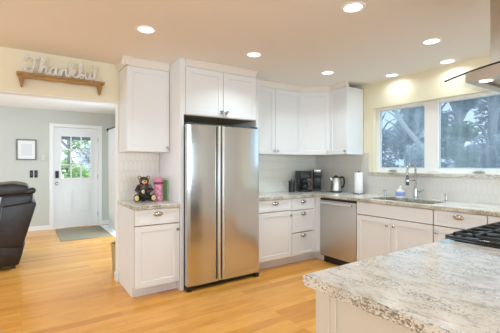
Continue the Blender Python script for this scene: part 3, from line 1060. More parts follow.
# ------------------------------------------------------------------ refrigerator
t = thing('refrigerator', 'tall stainless side-by-side refrigerator between white cabinets', 'refrigerator', (1.404, 3.210, 0))
FW, FH = 0.902, 1.726
SPL = 0.378
obj('case', MB().box(0.012, 0.075, 0.03, FW - 0.004, 0.70, FH - 0.015, 0.004), M['dark_grey'], t)


def fdoor(x0, x1, z0, z1):
    """door skin gently bowed outwards"""
    n = 16
    pts = []
    for i in range(n + 1):
        u = i / n
        e = min(u, 1 - u) * (x1 - x0)
        y = 0.007 - 0.007 * math.sin(math.pi * u) if 0 < u < 1 else 0.012
        pts.append((x0 + u * (x1 - x0), y))
    pts += [(x1, 0.068), (x0, 0.068)]
    return MB().prism(pts, 'z', z0, z1)


d1 = obj('freezer_door', fdoor(0, SPL, 0.055, FH), M['steel'], t, True, 40)
d2 = obj('fridge_door', fdoor(SPL + 0.008, FW, 0.055, FH), M['steel'], t, True, 40)
for d, xa in ((d1, SPL - 0.036), (d2, SPL + 0.012)):
    m = MB()
    m.prism([(xa, 0.006), (xa, -0.024), (xa + 0.006, -0.036), (xa + 0.024, -0.036), (xa + 0.030, -0.024), (xa + 0.030, 0.006)], 'z', 0.075, FH - 0.004, 0.002)
    obj('handle', m, M['handle_steel'], d, True, 30)
    g = MB().box(xa - 0.007, -0.0035, 0.08, xa - 0.001, 0.004, FH - 0.006)
    obj('handle_groove', g, M['dark_grey'], d)  # dark strip standing in for the shade beside the handle
obj('hinge_cover', MB().box(0.01, 0.02, FH, 0.09, 0.16, FH + 0.022, 0.006), M['dark_grey'], t, True)
obj('hinge_cover', MB().box(FW - 0.09, 0.02, FH, FW - 0.01, 0.16, FH + 0.022, 0.006), M['dark_grey'], t, True)
k = MB().box(0.01, 0.035, 0.012, FW - 0.01, 0.06, 0.052, 0.004)
for i in range(24):
    x = 0.06 + i * 0.033
    k.box(x, 0.030, 0.022, x + 0.02, 0.036, 0.042)
obj('kick_grille', k, M['black_plastic'], t)
ft = MB().box(0.0, 0.0, 0.0, 0.05, 0.07, 0.045, 0.006).box(FW - 0.05, 0.0, 0.0, FW, 0.07, 0.045, 0.006)
for a in (0.0, FW - 0.05):
    obj('foot', MB().box(a, 0.004, 0.0, a + 0.05, 0.07, 0.047, 0.006), M['black_plastic'], t, True)
ft.bm.free()
bd = MB().box(0.49, -0.003, 1.655, 0.535, 0.001, 1.667)
obj('badge', bd, M['chrome'], d2) if False else bd.bm.free()

# child lock between the two knobs above the fridge
t = thing('cabinet_lock', 'white strap lock joining the two knobs above the fridge', 'lock', (1.8725, 3.272, 1.883))
obj('strap', MB().tube([(-0.058, -0.001, 0.012), (-0.052, -0.003, 0.018), (0.052, -0.003, 0.018), (0.058, -0.001, 0.012)], 0.006, 8), M['chrome'], t, True)
obj('slider', MB().box(-0.016, -0.014, 0.006, 0.016, 0.004, 0.03, 0.004), M['plastic_white'], t, True)

# ------------------------------------------------------------------ things on the small worktop
t = thing('bear_figurine', 'glossy black seated bear figurine with tan muzzle and foot pads', 'figurine', (1.10, 3.68, 0.912), R(-8))
m = MB()
m.ball((0, 0.02, 0.088), (0.072, 0.064, 0.092))
m.ball((0, 0.012, 0.15), (0.055, 0.050, 0.06))
m.ball((0.0, -0.008, 0.222), (0.054, 0.050, 0.047))
for s in (-1, 1):
    m.ball((s * 0.046, 0.004, 0.258), (0.021, 0.013, 0.021))
    m.tube([(s * 0.05, 0.0, 0.165), (s * 0.078, -0.03, 0.125), (s * 0.04, -0.062, 0.105)], [0.026, 0.024, 0.02], 12)
    m.ball((s * 0.034, -0.066, 0.106), 0.021)
    m.tube([(s * 0.045, 0.0, 0.038), (s * 0.075, -0.045, 0.036), (s * 0.085, -0.075, 0.036)], [0.038, 0.035, 0.034], 12)
    m.ball((s * 0.086, -0.083, 0.044), (0.032, 0.024, 0.043))
obj('body', remeshed(m, 0.005, 8), M['black_glaze'], t, True, 80)
for s in (-1, 1):
    obj('foot_pad', MB().ball((s * 0.087, -0.104, 0.044), (0.023, 0.009, 0.030)), M['tan'], t, True, 80)
    obj('ear_lining', MB().ball((s * 0.047, -0.010, 0.258), (0.012, 0.006, 0.012)), M['tan'], t, True, 80)
    obj('eye', MB().ball((s * 0.020, -0.056, 0.234), 0.0055), M['black_plastic'], t, True, 80)
obj('muzzle', MB().ball((0, -0.050, 0.212), (0.028, 0.026, 0.022)), M['tan'], t, True, 80)
obj('nose', MB().ball((0, -0.076, 0.219), (0.010, 0.007, 0.007)), M['black_plastic'], t, True, 80)
obj('hand_patch', MB().ball((-0.020, -0.083, 0.112), (0.016, 0.010, 0.022)), M['tan'], t, True, 80)
obj('scarf', MB().lathe([(0.050, 0.168), (0.060, 0.172), (0.060, 0.184), (0.050, 0.19)], 0, 0.004, 0, 24), M['red_glaze'], t, True)

t = thing('pink_canister', 'tall pink floral canister right of the bear figurine', 'canister', (1.272, 3.715, 0.91))
obj('body', MB().lathe([(0, 0), (0.050, 0), (0.052, 0.004), (0.052, 0.20), (0.050, 0.205), (0, 0.205)], seg=32), M['pink'], t, True)
obj('band', MB().lathe([(0.0525, 0.180), (0.0535, 0.182), (0.0535, 0.205), (0.0525, 0.207)], seg=32), mat('plum_band', (0.20, 0.05, 0.10), 0.4), t, True)
obj('lid', MB().lathe([(0.051, 0.205), (0.054, 0.208), (0.054, 0.245), (0.048, 0.255), (0, 0.258)], seg=32), mat('rose_lid', (0.70, 0.25, 0.38), 0.4), t, True)
tag(obj('green_board', MB().box(1.3455, 3.635, 0.911, 1.3595, 3.765, 1.135, 0.003), M['green']), 'thin green board upright against fridge panel beside pink canister', 'board')

# ------------------------------------------------------------------ island
IX0, IX1, IY0, IY1 = 0.850, 2.690, -0.12, 0.912
RX0, RX1, RY0 = 1.880, 2.642, 0.252
t = thing('island', 'cream kitchen island base carrying a granite top in the foreground', 'island', (0, 0, 0))
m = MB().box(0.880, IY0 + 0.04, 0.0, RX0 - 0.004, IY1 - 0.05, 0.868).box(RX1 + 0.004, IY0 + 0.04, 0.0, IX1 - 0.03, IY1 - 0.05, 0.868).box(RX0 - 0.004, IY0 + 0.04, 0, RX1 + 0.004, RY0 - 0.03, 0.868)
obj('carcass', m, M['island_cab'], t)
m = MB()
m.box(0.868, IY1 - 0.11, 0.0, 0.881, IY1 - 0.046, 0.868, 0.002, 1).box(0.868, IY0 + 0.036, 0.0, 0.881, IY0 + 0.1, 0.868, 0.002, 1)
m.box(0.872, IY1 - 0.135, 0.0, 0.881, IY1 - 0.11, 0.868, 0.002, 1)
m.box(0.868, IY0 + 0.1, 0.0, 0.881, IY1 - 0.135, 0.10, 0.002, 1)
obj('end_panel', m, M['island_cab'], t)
for x in (0.93, 1.395):
    d = obj('door', turned(shaker(0.455, 0.74, -x - 0.455, 0.12), math.pi), M['cab'], t)
    d.location = (0, IY1 - 0.05, 0)
    k = MB().lathe([(0.008, 0), (0.006, 0.012), (0.0155, 0.02), (0.012, 0.028), (0, 0.0295)], x + 0.03 if x > 1 else x + 0.425, 0.02, 0.80, 16, rot_x(R(-90)))
    obj('knob', k, M['chrome'], d, True)
xs = [IX0, RX0 - 0.002, RX1 + 0.002, IX1]
ys = [IY0, RY0 - 0.004, IY1]
tag(obj('worktop', cells(xs, ys, lambda i, j: not (i == 1 and j == 1), 0.8695, 0.91, 0.005), M['granite']), 'large speckled granite island worktop in the right foreground', 'countertop')

# slide-in range
t = thing('range_cooker', 'black gas range with iron grates set into the island', 'range', (RX0, RY0, 0))
rw, rd = RX1 - RX0, IY1 + 0.002 - RY0
obj('body', MB().box(0.006, 0.0, 0.02, rw - 0.006, rd - 0.03, 0.905), M['dark_grey'], t)
obj('cooktop', MB().box(0, 0, 0.906, rw, rd, 0.926, 0.005), M['black_enamel'], t, True)
fr = MB().box(0.0, 0, 0.926, rw, 0.016, 0.935, 0.003).box(0, rd - 0.016, 0.926, rw, rd, 0.935, 0.003).box(0, 0.016, 0.926, 0.016, rd - 0.016, 0.935, 0.003).box(rw - 0.016, 0.016, 0.926, rw, rd - 0.016, 0.935, 0.003)
obj('rim', fr, M['black_enamel'], t, True)
od = obj('oven_door', MB().box(0.01, rd - 0.03, 0.16, rw - 0.01, rd - 0.002, 0.78, 0.004), M['steel'], t, True)
obj('oven_window', MB().box(0.12, rd - 0.004, 0.34, rw - 0.12, rd + 0.0, 0.64, 0.002), M['black_enamel'], od)
obj('handle', MB().tube([(0.06, rd + 0.035, 0.73), (rw - 0.06, rd + 0.035, 0.73)], 0.011, 12).tube([(0.09, rd - 0.004, 0.73), (0.09, rd + 0.035, 0.73)], 0.008, 8).tube([(rw - 0.09, rd - 0.004, 0.73), (rw - 0.09, rd + 0.035, 0.73)], 0.008, 8), M['steel'], od, True)
obj('control_panel', MB().box(0.01, rd - 0.03, 0.785, rw - 0.01, rd - 0.002, 0.905, 0.003), M['steel'], t, True)
for i in range(5):
    obj('knob', MB().lathe([(0.022, 0), (0.020, 0.02), (0.017, 0.024), (0, 0.025)], 0.10 + i * (rw - 0.2) / 4, rd - 0.002, 0.845, 20, rot_x(R(-90))), M['steel'], t, True)
obj('drawer', MB().box(0.01, rd - 0.028, 0.03, rw - 0.01, rd - 0.004, 0.152, 0.004), M['steel'], t, True)
for (bx, by, br) in ((0.135, 0.19, 0.045), (0.135, 0.48, 0.038), (rw / 2, 0.33, 0.055), (rw - 0.135, 0.19, 0.038), (rw - 0.135, 0.48, 0.045)):
    q = obj('burner', MB().lathe([(br + 0.012, 0), (br + 0.012, 0.006), (br, 0.010), (br, 0.016), (0, 0.017)], bx, by, 0.926, 24), M['chrome'], t, True)
    obj('burner_cap', MB().lathe([(br * 0.85, 0.0165), (br * 0.88, 0.022), (br * 0.7, 0.026), (0, 0.027)], bx, by, 0.926, 24), M['cast_iron'], q, True)
for gi in range(3):
    ga, gb = 0.024 + gi * (rw - 0.048) / 3 + 0.002, 0.024 + (gi + 1) * (rw - 0.048) / 3 - 0.002
    m = MB()
    zt0, zt1 = 0.937, 0.951
    ya, yb = 0.03, rd - 0.03
    m.box(ga, ya, zt0, gb, ya + 0.013, zt1, 0.002).box(ga, yb - 0.013, zt0, gb, yb, zt1, 0.002)
    m.box(ga, ya, zt0, ga + 0.013, yb, zt1, 0.002).box(gb - 0.013, ya, zt0, gb, yb, zt1, 0.002)
    xm = (ga + gb) / 2
    m.box(xm - 0.008, ya, zt0, xm + 0.008, yb, zt1, 0.002)
    for yy in (0.13, 0.25, 0.33, 0.41, 0.53):
        m.box(ga, yy - 0.008, zt0, gb, yy + 0.008, zt1, 0.002)
    for fx in (ga + 0.001, gb - 0.014):
        for fy in (ya, yb - 0.013):
            m.box(fx, fy, 0.927, fx + 0.013, fy + 0.013, zt0 + 0.002)
    obj('grate', m, M['cast_iron'], t)
# pale blue cloth at the corner of the cooktop
b = bmesh.new()
bmesh.ops.create_grid(b, x_segments=14, y_segments=10, size=0.5)
for v in b.verts:
    v.co = Vector((1.822 + v.co.x * 0.075, 0.880 + v.co.y * 0.05, 0.9145 + 0.003 * math.sin(v.co.x * 7) + 0.002 * math.cos(v.co.y * 9) + 0.003))
m = MB()
m.merge(b)
o = tag(obj('dish_cloth', m, M['pale_blue'], smooth=True), 'small pale blue cloth at the far left corner of the cooktop', 'cloth')
o.modifiers.new('thick', 'SOLIDIFY').thickness = 0.010

# ------------------------------------------------------------------ range hood
t = thing('range_hood', 'stainless island hood with thin dark canopy hanging above the cooktop', 'range hood', (2.25, 0.50, 1.728))
cx, cy = 2.25, 0.50
n = 24
top, bot = [], []
for i in range(n + 1):
    y = -0.30 + 0.712 * i / n
    z = 1.800 - 0.30 * y * y - 1.728
    top.append((y, z + 0.008))
    bot.append((y, z))
cn = obj('canopy', MB().prism(bot + top[::-1], 'x', 1.876 - cx, 2.626 - cx), M['canopy_glass'], t)
for xa in (1.872 - cx, 2.626 - cx):
    obj('rim', MB().prism(bot + top[::-1], 'x', xa, xa + 0.004), M['black_enamel'], cn)
bx0, bx1, by0, by1 = 1.877 - cx, 2.625 - cx, -0.22, 0.311
m = MB()


def under(y0, y1, drop=0.0):
    """side outline of the box, its top following the curved canopy"""
    ys_ = [y0 + (y1 - y0) * i / 12 for i in range(13)]
    return [(y0, 0.0), (y1, 0.0)] + [(y, 1.800 - 0.30 * y * y - 1.728 - 0.001 - drop) for y in reversed(ys_)]


for (xa, xb_) in ((bx0, bx0 + 0.075), (bx1 - 0.075, bx1)):
    m.prism(under(by0, by1), 'x', xa, xb_)
m.prism(under(by1 - 0.05, by1), 'x', bx0 + 0.075, bx1 - 0.075)
m.prism(under(by0, by0 + 0.05), 'x', bx0 + 0.075, bx1 - 0.075)
m.box(bx0 + 0.07, by0 + 0.04, 0.026, bx1 - 0.07, by1 - 0.04, 0.030)
obj('motor_box', m, M['steel_hood'], t)
for (a, b_) in ((bx0 + 0.08, -0.005), (0.005, bx1 - 0.08)):
    q = MB()
    k = 14
    for i in range(k):
        xx = a + (b_ - a) * i / k
        q.box(xx, by0 + 0.055, 0.012, xx + (b_ - a) / k * 0.6, by1 - 0.055, 0.02)
    q.box(a, by0 + 0.053, 0.02, b_, by1 - 0.053, 0.025)
    obj('filter', q, M['steel_dw'], t)
for (lx, ly) in ((bx0 + 0.042, 0.235), (bx1 - 0.042, 0.235)):
    obj('hood_lamp', MB().lathe([(0, -0.002), (0.028, -0.002), (0.03, 0.0005), (0, 0.001)], lx, ly, 0, 20), emission('hood_lamp_lens', (1.0, 0.95, 0.88), 5.0), t)
obj('chimney', MB().box(2.10 - cx, -0.14, 0.0812, 2.42 - cx, 0.285, H - 1.728 - 0.001, 0.004), M['steel_hood'], t, True)

# ------------------------------------------------------------------ ceiling lamps
spots = [(1.939, 1.566, 'ceiling light nearest the camera at the top of the photo'),
         (0.848, 2.776, 'ceiling light near the wooden shelf sign, leftmost of all'),
         (1.941, 2.796, 'ceiling light in front of the cabinet over the fridge'),
         (3.060, 2.850, 'ceiling light in front of the corner wall cabinets'),
         (3.055, 1.600, 'ceiling light between island hood and window wall'),
         (3.790, 1.815, 'ceiling light over the sink window, right next to hood chimney'),
         (3.800, 2.480, 'ceiling light over the sink window, nearest the wall cabinets')]


def downlight(x, y, label, first=[None]):
    if first[0] is None:
        t = thing('recessed_light', label, 'ceiling light', (x, y, H), 0, 'recessed ceiling lights')
        obj('trim_ring', MB().lathe([(0.062, -0.004), (0.070, -0.008), (0.082, -0.005), (0.085, -0.0005)], 0, 0, 0, 32), M['trim'], t, True)
        obj('lens', MB().lathe([(0, -0.003), (0.060, -0.003), (0.064, -0.001)], 0, 0, 0, 32), M['lamp'], t, True)
        first[0] = t
    else:
        t = copy_tree(first[0])
        t.location = (x, y, H)
        t['label'] = label
    l = bpy.data.lights.new('downlight', 'AREA')
    l.shape = 'DISK'
    l.size = 0.12
    l.energy = LAMP_WATTS * (0.30 if x > 3.7 else 0.75 if x < 1 else 1.08)
    l.color = (0.76, 0.92, 1.0)
    l.spread = R(112) if x < 1 else R(130) if x < 3.7 else R(160)
    o = bpy.data.objects.new('downlight', l)
    o.location = (x, y, H - 0.012)
    C.objects.link(o)


for s_ in spots:
    downlight(*s_)

# ------------------------------------------------------------------ shelf and sign over the opening
SZ = 2.188
t = thing('wall_shelf', 'honey wood shelf with scrolled end brackets above the opening', 'shelf', (-0.04, B, SZ))
sw = 0.775
obj('board', MB().box(0, -0.105, -0.022, sw, -0.002, 0, 0.004), M['shelf_wood'], t, True)
m = MB()
n = 40
ap = [(0.045, -0.022)]
for i in range(n + 1):
    u = i / n
    ap.append((0.045 + (sw - 0.09) * u, -0.050 - 0.003 * math.cos(u * math.pi * 6) - 0.004 * math.sin(math.pi * u)))
ap.append((sw - 0.045, -0.022))
obj('apron', MB().prism(ap, 'y', -0.092, -0.078), M['shelf_wood'], t)
for xb in (0.025, sw - 0.055):
    half = [(0.027, -0.022), (0.027, -0.036), (0.019, -0.046), (0.023, -0.060), (0.019, -0.072), (0.011, -0.080), (0.015, -0.092), (0.012, -0.104), (0.006, -0.110), (0.009, -0.120), (0.004, -0.132)]
    xm = xb + 0.015
    pr = [(xm + a, z) for a, z in half] + [(xm - a, z) for a, z in reversed(half)]
    obj('bracket', MB().prism(pr, 'y', -0.070, -0.002, 0.002), M['shelf_wood'], t)

strokes = [
    [(-.15, 1.45), (-.2, 1.75), (.05, 1.95), (.45, 1.85), (.85, 1.9), (1.1, 2.08)],
    [(.62, 1.85), (.6, 1.3), (.5, .6), (.3, .1), (0, 0), (-.25, .25), (-.1, .6), (.2, .6)],
    [(1.0, .1), (1.22, .9), (1.48, 1.75), (1.4, 2.0), (1.25, 1.8), (1.18, 1.0), (1.12, 0)],
    [(1.12, 0), (1.25, .65), (1.5, .95), (1.68, .8), (1.66, .25), (1.8, 0), (2.02, .25)],
    [(2.6, .8), (2.32, .98), (2.05, .65), (2.1, .1), (2.38, .05), (2.6, .6), (2.65, .95), (2.63, .25), (2.78, 0), (2.98, .3)],
    [(2.98, .3), (3.1, .95), (3.1, .5), (3.07, 0), (3.2, .65), (3.44, .95), (3.6, .78), (3.6, .22), (3.74, 0), (3.92, .3)],
    [(3.92, .3), (4.18, 1.2), (4.3, 1.8), (4.2, 2.0), (4.06, 1.8), (4.02, .9), (4.0, 0)],
    [(4.02, .4), (4.25, .9), (4.5, .95), (4.5, .65), (4.2, .48), (4.4, .15), (4.62, 0), (4.85, .3)],
    [(4.85, .3), (5.14, 1.2), (5.26, 1.8), (5.16, 2.0), (5.02, 1.8), (5.0, .9), (5.02, .1), (5.2, .0), (5.36, .25), (5.18, .5), (5.05, .48), (5.5, .5)],
    [(5.5, .5), (5.62, .95), (5.6, .3), (5.78, 0), (6.02, .25), (6.12, .95), (6.1, .3), (6.26, 0), (6.46, .3)],
    [(6.46, .3), (6.7, 1.2), (6.8, 1.8), (6.7, 2.0), (6.56, 1.8), (6.54, .8), (6.6, .12), (6.78, 0), (6.98, .2)]]
m = MB()
for st in strokes:
    pts = [Vector((p.x * 0.0900, 0, p.y * 0.076 + 0.0142)) for p in catmull([(a, b, 0) for a, b in st], 6)]
    m.tube(pts, 0.0125, 8, flat=(1, 0.65, 1))
o = tag(obj('script_sign', m, M['whitewash'], smooth=True), 'whitewashed script letters reading Thankful, standing on the wooden shelf', 'sign')
o.location = (0.052, B - 0.052, SZ + 0.001)

# ------------------------------------------------------------------ living room things
t = thing('picture_frame', 'thin grey picture frame with white paper, left of the front door', 'picture', (0.0825, YF, 1.60))
hw, hh = 0.165, 0.202
m = MB()
for (a, b, c, d) in ((-hw, -hh, -hw + 0.022, hh), (hw - 0.022, -hh, hw, hh), (-hw + 0.0215, -hh + 0.0003, hw - 0.0215, -hh + 0.022), (-hw + 0.0215, hh - 0.022, hw - 0.0215, hh - 0.0003)):
    m.box(a, -0.022 if b - a < 0.1 else -0.0215, b, c, -0.002, d)
obj('frame', m, M['frame_grey'], t)
obj('mat_board', MB().box(-hw + 0.02, -0.012, -hh + 0.02, hw - 0.02, -0.008, hh - 0.02), M['matboard'], t)
obj('print', MB().box(-0.09, -0.0135, -0.115, 0.09, -0.0125, 0.115), mat('pale_print', (0.72, 0.74, 0.77), 0.7), t)
for x, lb in ((0.164, 'black wall switch, left one of the pair beside the front door'), (0.239, 'black wall switch, right one of the pair beside the front door')):
    t = thing('light_switch', lb, 'switch', (x, YF, 1.125), 0, 'black switches by the front door')
    obj('plate', MB().box(-0.028, -0.008, -0.072, 0.028, -0.001, 0.072, 0.003), M['black_plastic'], t)
    obj('rocker', MB().box(-0.015, -0.012, -0.032, 0.015, -0.007, 0.032, 0.002), M['dark_grey'], t)
t = thing('thermostat', 'small white thermostat on the wall between picture and front door', 'thermostat', (0.357, YF, 1.44))
obj('housing', MB().box(-0.035, -0.022, -0.05, 0.035, -0.001, 0.05, 0.006), mat('ivory_plastic', (0.66, 0.67, 0.64), 0.4), t, True)
obj('display', MB().box(-0.022, -0.0235, 0.0, 0.022, -0.021, 0.03, 0.001), mat('grey_display', (0.5, 0.53, 0.5), 0.3), t)

o = tag(obj('door_mat', MB().box(0.555, 6.55, 0.0005, 1.38, 7.80, 0.010, 0.004), M['mat_green']), 'sage green mat lying in front of the front door', 'mat')
o = tag(obj('rug', MB().box(1.392, 5.95, 0.0005, 1.72, 7.78, 0.009, 0.004), M['rug_white']), 'white runner right of the green door mat, below the curtain', 'rug')  # thin flat white piece on the floor

# curtain and rod
t = thing('curtain_rod', 'black curtain rod right of the front door', 'curtain rod', (1.55, 7.3, 2.06))
obj('rod', MB().tube([(0, -0.7, 0), (0, 0.42, 0)], 0.017, 12), M['black_plastic'], t, True)
obj('finial', MB().ball((0, 0.445, 0), (0.034, 0.04, 0.034)), M['black_plastic'], t, True, 80)
for yy in (0.3, -0.62):
    obj('bracket', MB().tube([(0, yy, -0.004), (0.192, yy, -0.004)], 0.009, 8).lathe([(0, 0), (0.03, 0), (0.03, 0.006), (0, 0.007)], 0.199, yy, -0.004, 16, Matrix.Rotation(R(-90), 4, 'Y')), M['black_plastic'], t, True)
b = bmesh.new()
nu, nv = 60, 6
vs = [[b.verts.new((1.552 + 0.030 * math.sin(i / nu * 2 * math.pi * 5) * (0.8 + 0.2 * j / nv), 6.75 + 0.64 * i / nu, 0.03 + 1.99 * j / nv)) for j in range(nv + 1)] for i in range(nu + 1)]
for i in range(nu):
    for j in range(nv):
        b.faces.new((vs[i][j], vs[i + 1][j], vs[i + 1][j + 1], vs[i][j + 1]))
m = MB()
m.merge(b)
for v in m.bm.verts:      # pleats hang in front of the rod
    v.co.x -= 0.046
o = tag(obj('curtain', m, M['curtain'], smooth=True, angle=80), 'pale hanging curtain right of the front door', 'curtain')
o.modifiers.new('thick', 'SOLIDIFY').thickness = 0.004

# basket behind the wall end
t = thing('basket', 'tan basket mostly hidden behind the end of the wall', 'basket', (1.025, 4.275, 0))
m = MB()
m.lathe([(0, 0), (0.118, 0), (0.135, 0.34), (0.145, 0.35), (0.135, 0.36), (0.126, 0.35), (0.11, 0.012), (0, 0.012)], seg=28)
obj('body', m, M['wicker'], t, True)
obj('rim', MB().tube([(0.138 * math.cos(a), 0.138 * math.sin(a), 0.355) for a in [2 * math.pi * k / 32 for k in range(33)]], 0.011, 8), M['wicker'], t, True)

# recliner seen from its side, facing left
def cushion(pts, y0, y1, r, bulge=0.0):
    """rounded slab: side outline pts (x,z) extruded in y"""
    b = bmesh.new()
    f = b.faces.new([b.verts.new((p[0], y0, p[1])) for p in pts])
    rr = bmesh.ops.extrude_face_region(b, geom=[f])
    for e in rr['geom']:
        if isinstance(e, bmesh.types.BMVert):
            e.co.y = y1
    bmesh.ops.recalc_face_normals(b, faces=b.faces[:])
    bmesh.ops.bevel(b, geom=b.edges[:], offset=r, segments=4, affect='EDGES', profile=0.5, clamp_overlap=True)
    m = MB()
    m.merge(b)
    return m


t = thing('recliner', 'dark brown leather recliner at left edge of the photo', 'recliner', (0.0, 5.10, 0))
obj('base', cushion([(-0.80, 0.05), (-0.03, 0.05), (0.00, 0.14), (0.045, 0.34), (-0.06, 0.38), (-0.80, 0.36)], 0.02, 0.98, 0.025), M['leather'], t, True)
obj('back_shell', cushion([(-0.26, 0.30), (0.01, 0.27), (0.09, 0.55), (0.165, 0.815), (0.13, 0.835), (-0.20, 0.795)], 0.0, 1.0, 0.03), M['leather'], t, True)
obj('seat', cushion([(-0.88, 0.34), (-0.2, 0.32), (-0.2, 0.47), (-0.86, 0.52)], 0.20, 0.80, 0.04), M['leather'], t, True)
for (a, b_) in ((0.01, 0.20), (0.80, 0.99)):
    obj('armrest', cushion([(-0.90, 0.30), (-0.22, 0.30), (-0.18, 0.62), (-0.88, 0.64)], a, b_, 0.05), M['leather'], t, True)
obj('back_cushion', cushion([(-0.32, 0.44), (-0.14, 0.44), (0.125, 0.83), (0.135, 0.935), (-0.20, 0.93)], 0.08, 0.92, 0.035), M['leather'], t, True)
m = MB()
for k in range(4):
    yy = 0.14 + k * 0.195
    m.merge(cushion([(-0.32, 0.90), (0.06, 0.905), (0.10, 0.96), (0.07, 1.04), (-0.08, 1.075), (-0.26, 1.06), (-0.34, 1.0)], yy, yy + 0.193, 0.045).bm)
obj('headrest', m, M['leather'], t, True)
obj('side_bolster', cushion([(0.04, 0.925), (0.145, 0.935), (0.165, 0.985), (0.13, 1.01), (0.06, 0.995)], 0.10, 0.30, 0.02), M['leather'], t, True)
obj('recline_lever', MB().tube([(-0.36, 0.0, 0.40), (-0.36, -0.03, 0.42), (-0.30, -0.035, 0.60)], 0.012, 10), M['black_plastic'], t, True)
for (a, b_) in ((-0.72, 0.1), (-0.72, 0.88), (-0.12, 0.1), (-0.12, 0.88)):
    obj('foot', MB().box(a, b_, 0.0, a + 0.06, b_ + 0.06, 0.055, 0.004), M['black_plastic'], t)

# ------------------------------------------------------------------ outdoors
def tree(name, label, x, y, h, r, z0, leaf, nleaf, trunk_r, seed, blobs=7, size=0.10, lean=0.0):
    rg = random.Random(seed)
    t = thing(name, label, 'tree', (x, y, -0.25), 0, 'trees outside')
    m = MB()
    m.tube([(0, 0, 0), (lean * 0.3, 0.03, h * 0.4), (lean, 0, h * 0.95)], [trunk_r, trunk_r * 0.75, trunk_r * 0.2], 10)
    for k in range(7):
        a = rg.uniform(0, 6.28)
        zz = h * rg.uniform(0.25, 0.75)
        m.tube([(lean * zz / h, 0, zz), (lean + r * 0.5 * math.cos(a), r * 0.5 * math.sin(a), zz + h * 0.12), (lean + r * 0.9 * math.cos(a), r * 0.9 * math.sin(a), zz + h * 0.16)],
               [trunk_r * 0.45, trunk_r * 0.28, trunk_r * 0.1], 7)
    obj('trunk', m, M['bark'], t, True)
    b = bmesh.new()
    cs = [(rg.uniform(-0.55, 0.55) * r + lean, rg.uniform(-0.55, 0.55) * r, rg.uniform(z0, h), rg.uniform(0.35, 0.6) * r) for _ in range(blobs)]
    for i in range(nleaf):
        c = cs[i % blobs]
        d = Vector((rg.gauss(0, 1), rg.gauss(0, 1), rg.gauss(0, 1))).normalized() * c[3] * rg.uniform(0.3, 1.0) ** 0.5
        p = Vector(c[:3]) + d
        u = Vector((rg.gauss(0, 1), rg.gauss(0, 1), rg.gauss(0, 0.6))).normalized()
        w = u.orthogonal().normalized()
        s = size * rg.uniform(0.6, 1.3)
        b.faces.new([b.verts.new(p + u * s), b.verts.new(p + w * s * 0.45), b.verts.new(p - u * s), b.verts.new(p - w * s * 0.45)])
    me = bpy.data.meshes.new('foliage')
    b.to_mesh(me)
    b.free()
    me.materials.append(leaf)
    o = bpy.data.objects.new('foliage', me)
    C.objects.link(o)
    o.parent = t
    return t


tree('evergreen_tree', 'dark blue-green tree outside, behind left edge of the left window pane', 6.6, 4.86, 4.2, 0.34, 0.9, M['leaf_dark'], 3000, 0.10, 1, 9, 0.065)
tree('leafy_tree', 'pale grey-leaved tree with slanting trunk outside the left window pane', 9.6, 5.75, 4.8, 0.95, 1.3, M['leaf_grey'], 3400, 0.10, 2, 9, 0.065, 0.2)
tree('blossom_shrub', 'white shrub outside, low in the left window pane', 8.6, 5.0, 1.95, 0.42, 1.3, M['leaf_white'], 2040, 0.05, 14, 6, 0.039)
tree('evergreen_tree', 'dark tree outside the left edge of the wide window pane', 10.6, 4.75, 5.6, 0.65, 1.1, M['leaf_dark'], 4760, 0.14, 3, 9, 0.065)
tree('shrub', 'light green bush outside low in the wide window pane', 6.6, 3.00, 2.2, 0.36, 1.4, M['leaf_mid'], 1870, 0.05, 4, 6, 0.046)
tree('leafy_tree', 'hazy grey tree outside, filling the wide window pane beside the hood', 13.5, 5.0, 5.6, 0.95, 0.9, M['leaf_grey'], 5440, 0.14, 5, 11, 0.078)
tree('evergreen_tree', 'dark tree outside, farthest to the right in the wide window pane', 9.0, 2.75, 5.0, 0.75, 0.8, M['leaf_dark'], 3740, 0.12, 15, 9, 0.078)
tree('evergreen_tree', 'tall bluish tree outside, far behind in the left window pane', 13.2, 7.9, 6.2, 0.95, 0.9, M['leaf_grey'], 5100, 0.14, 16, 10, 0.085)
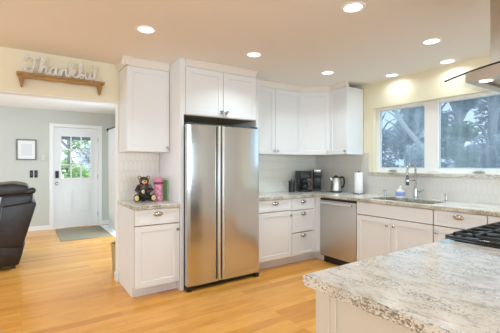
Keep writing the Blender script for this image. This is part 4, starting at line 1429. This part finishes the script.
tree('leafy_tree', 'green tree outside, seen through the front door glass', 1.45, 14.0, 3.4, 0.85, 0.9, M['leaf_light'], 1500, 0.10, 6, 8, 0.10)
tree('leafy_tree', 'pale grey tree behind the green one outside the front door', 2.75, 17.5, 3.4, 1.0, 1.2, M['leaf_white'], 1300, 0.10, 8, 8, 0.11)
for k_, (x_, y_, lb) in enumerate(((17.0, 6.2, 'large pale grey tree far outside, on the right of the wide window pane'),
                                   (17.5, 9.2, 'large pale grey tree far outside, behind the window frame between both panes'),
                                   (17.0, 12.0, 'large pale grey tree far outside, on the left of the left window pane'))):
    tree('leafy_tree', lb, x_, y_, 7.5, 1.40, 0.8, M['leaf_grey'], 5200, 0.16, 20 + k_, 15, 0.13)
t = thing('birch_tree', 'bare pale trunk leaning diagonally outside the left window pane', 'tree', (7.5, 3.2, -0.25))
obj('trunk', MB().tube(catmull([(0, 0, 0), (0.02, 0.22, 0.8), (0, 0.62, 1.55), (0.0, 1.45, 2.60), (0.05, 1.75, 3.3), (0.1, 1.9, 4.0)], 5), [0.085 - 0.0023 * i for i in range(26)], 10), M['birch'], t, True)
for (z0_, dy, dz, ln) in ((2.1, -0.5, 0.8, 1), (2.6, 0.5, 0.35, 1), (3.0, -0.35, 0.9, 1)):
    y_ = 0.62 + (z0_ - 1.55) * 0.79 if z0_ < 2.6 else 1.45 + (z0_ - 2.6) * 0.43
    obj('branch', MB().tube([(0, y_, z0_), (0.05, y_ + dy * 0.5, z0_ + dz * 0.55), (0.08, y_ + dy, z0_ + dz)], [0.03, 0.02, 0.008], 7), M['birch'], t, True)
t = thing('porch_roof', 'grey porch beam outside, across the top of front door glass', 'porch', (1.0, 9.5, 0))
obj('beam', MB().box(-2.5, -0.08, 1.93, 3.0, 0.08, 2.25), M['porch'], t)
obj('roof_boards', MB().box(-2.5, -1.38, 2.25, 3.0, 0.2, 2.32), M['porch'], t)
for x in (-1.6, 2.2):
    obj('post', MB().box(x - 0.06, -0.06, -0.25, x + 0.06, 0.06, 1.93, 0.004), M['trim'], t)
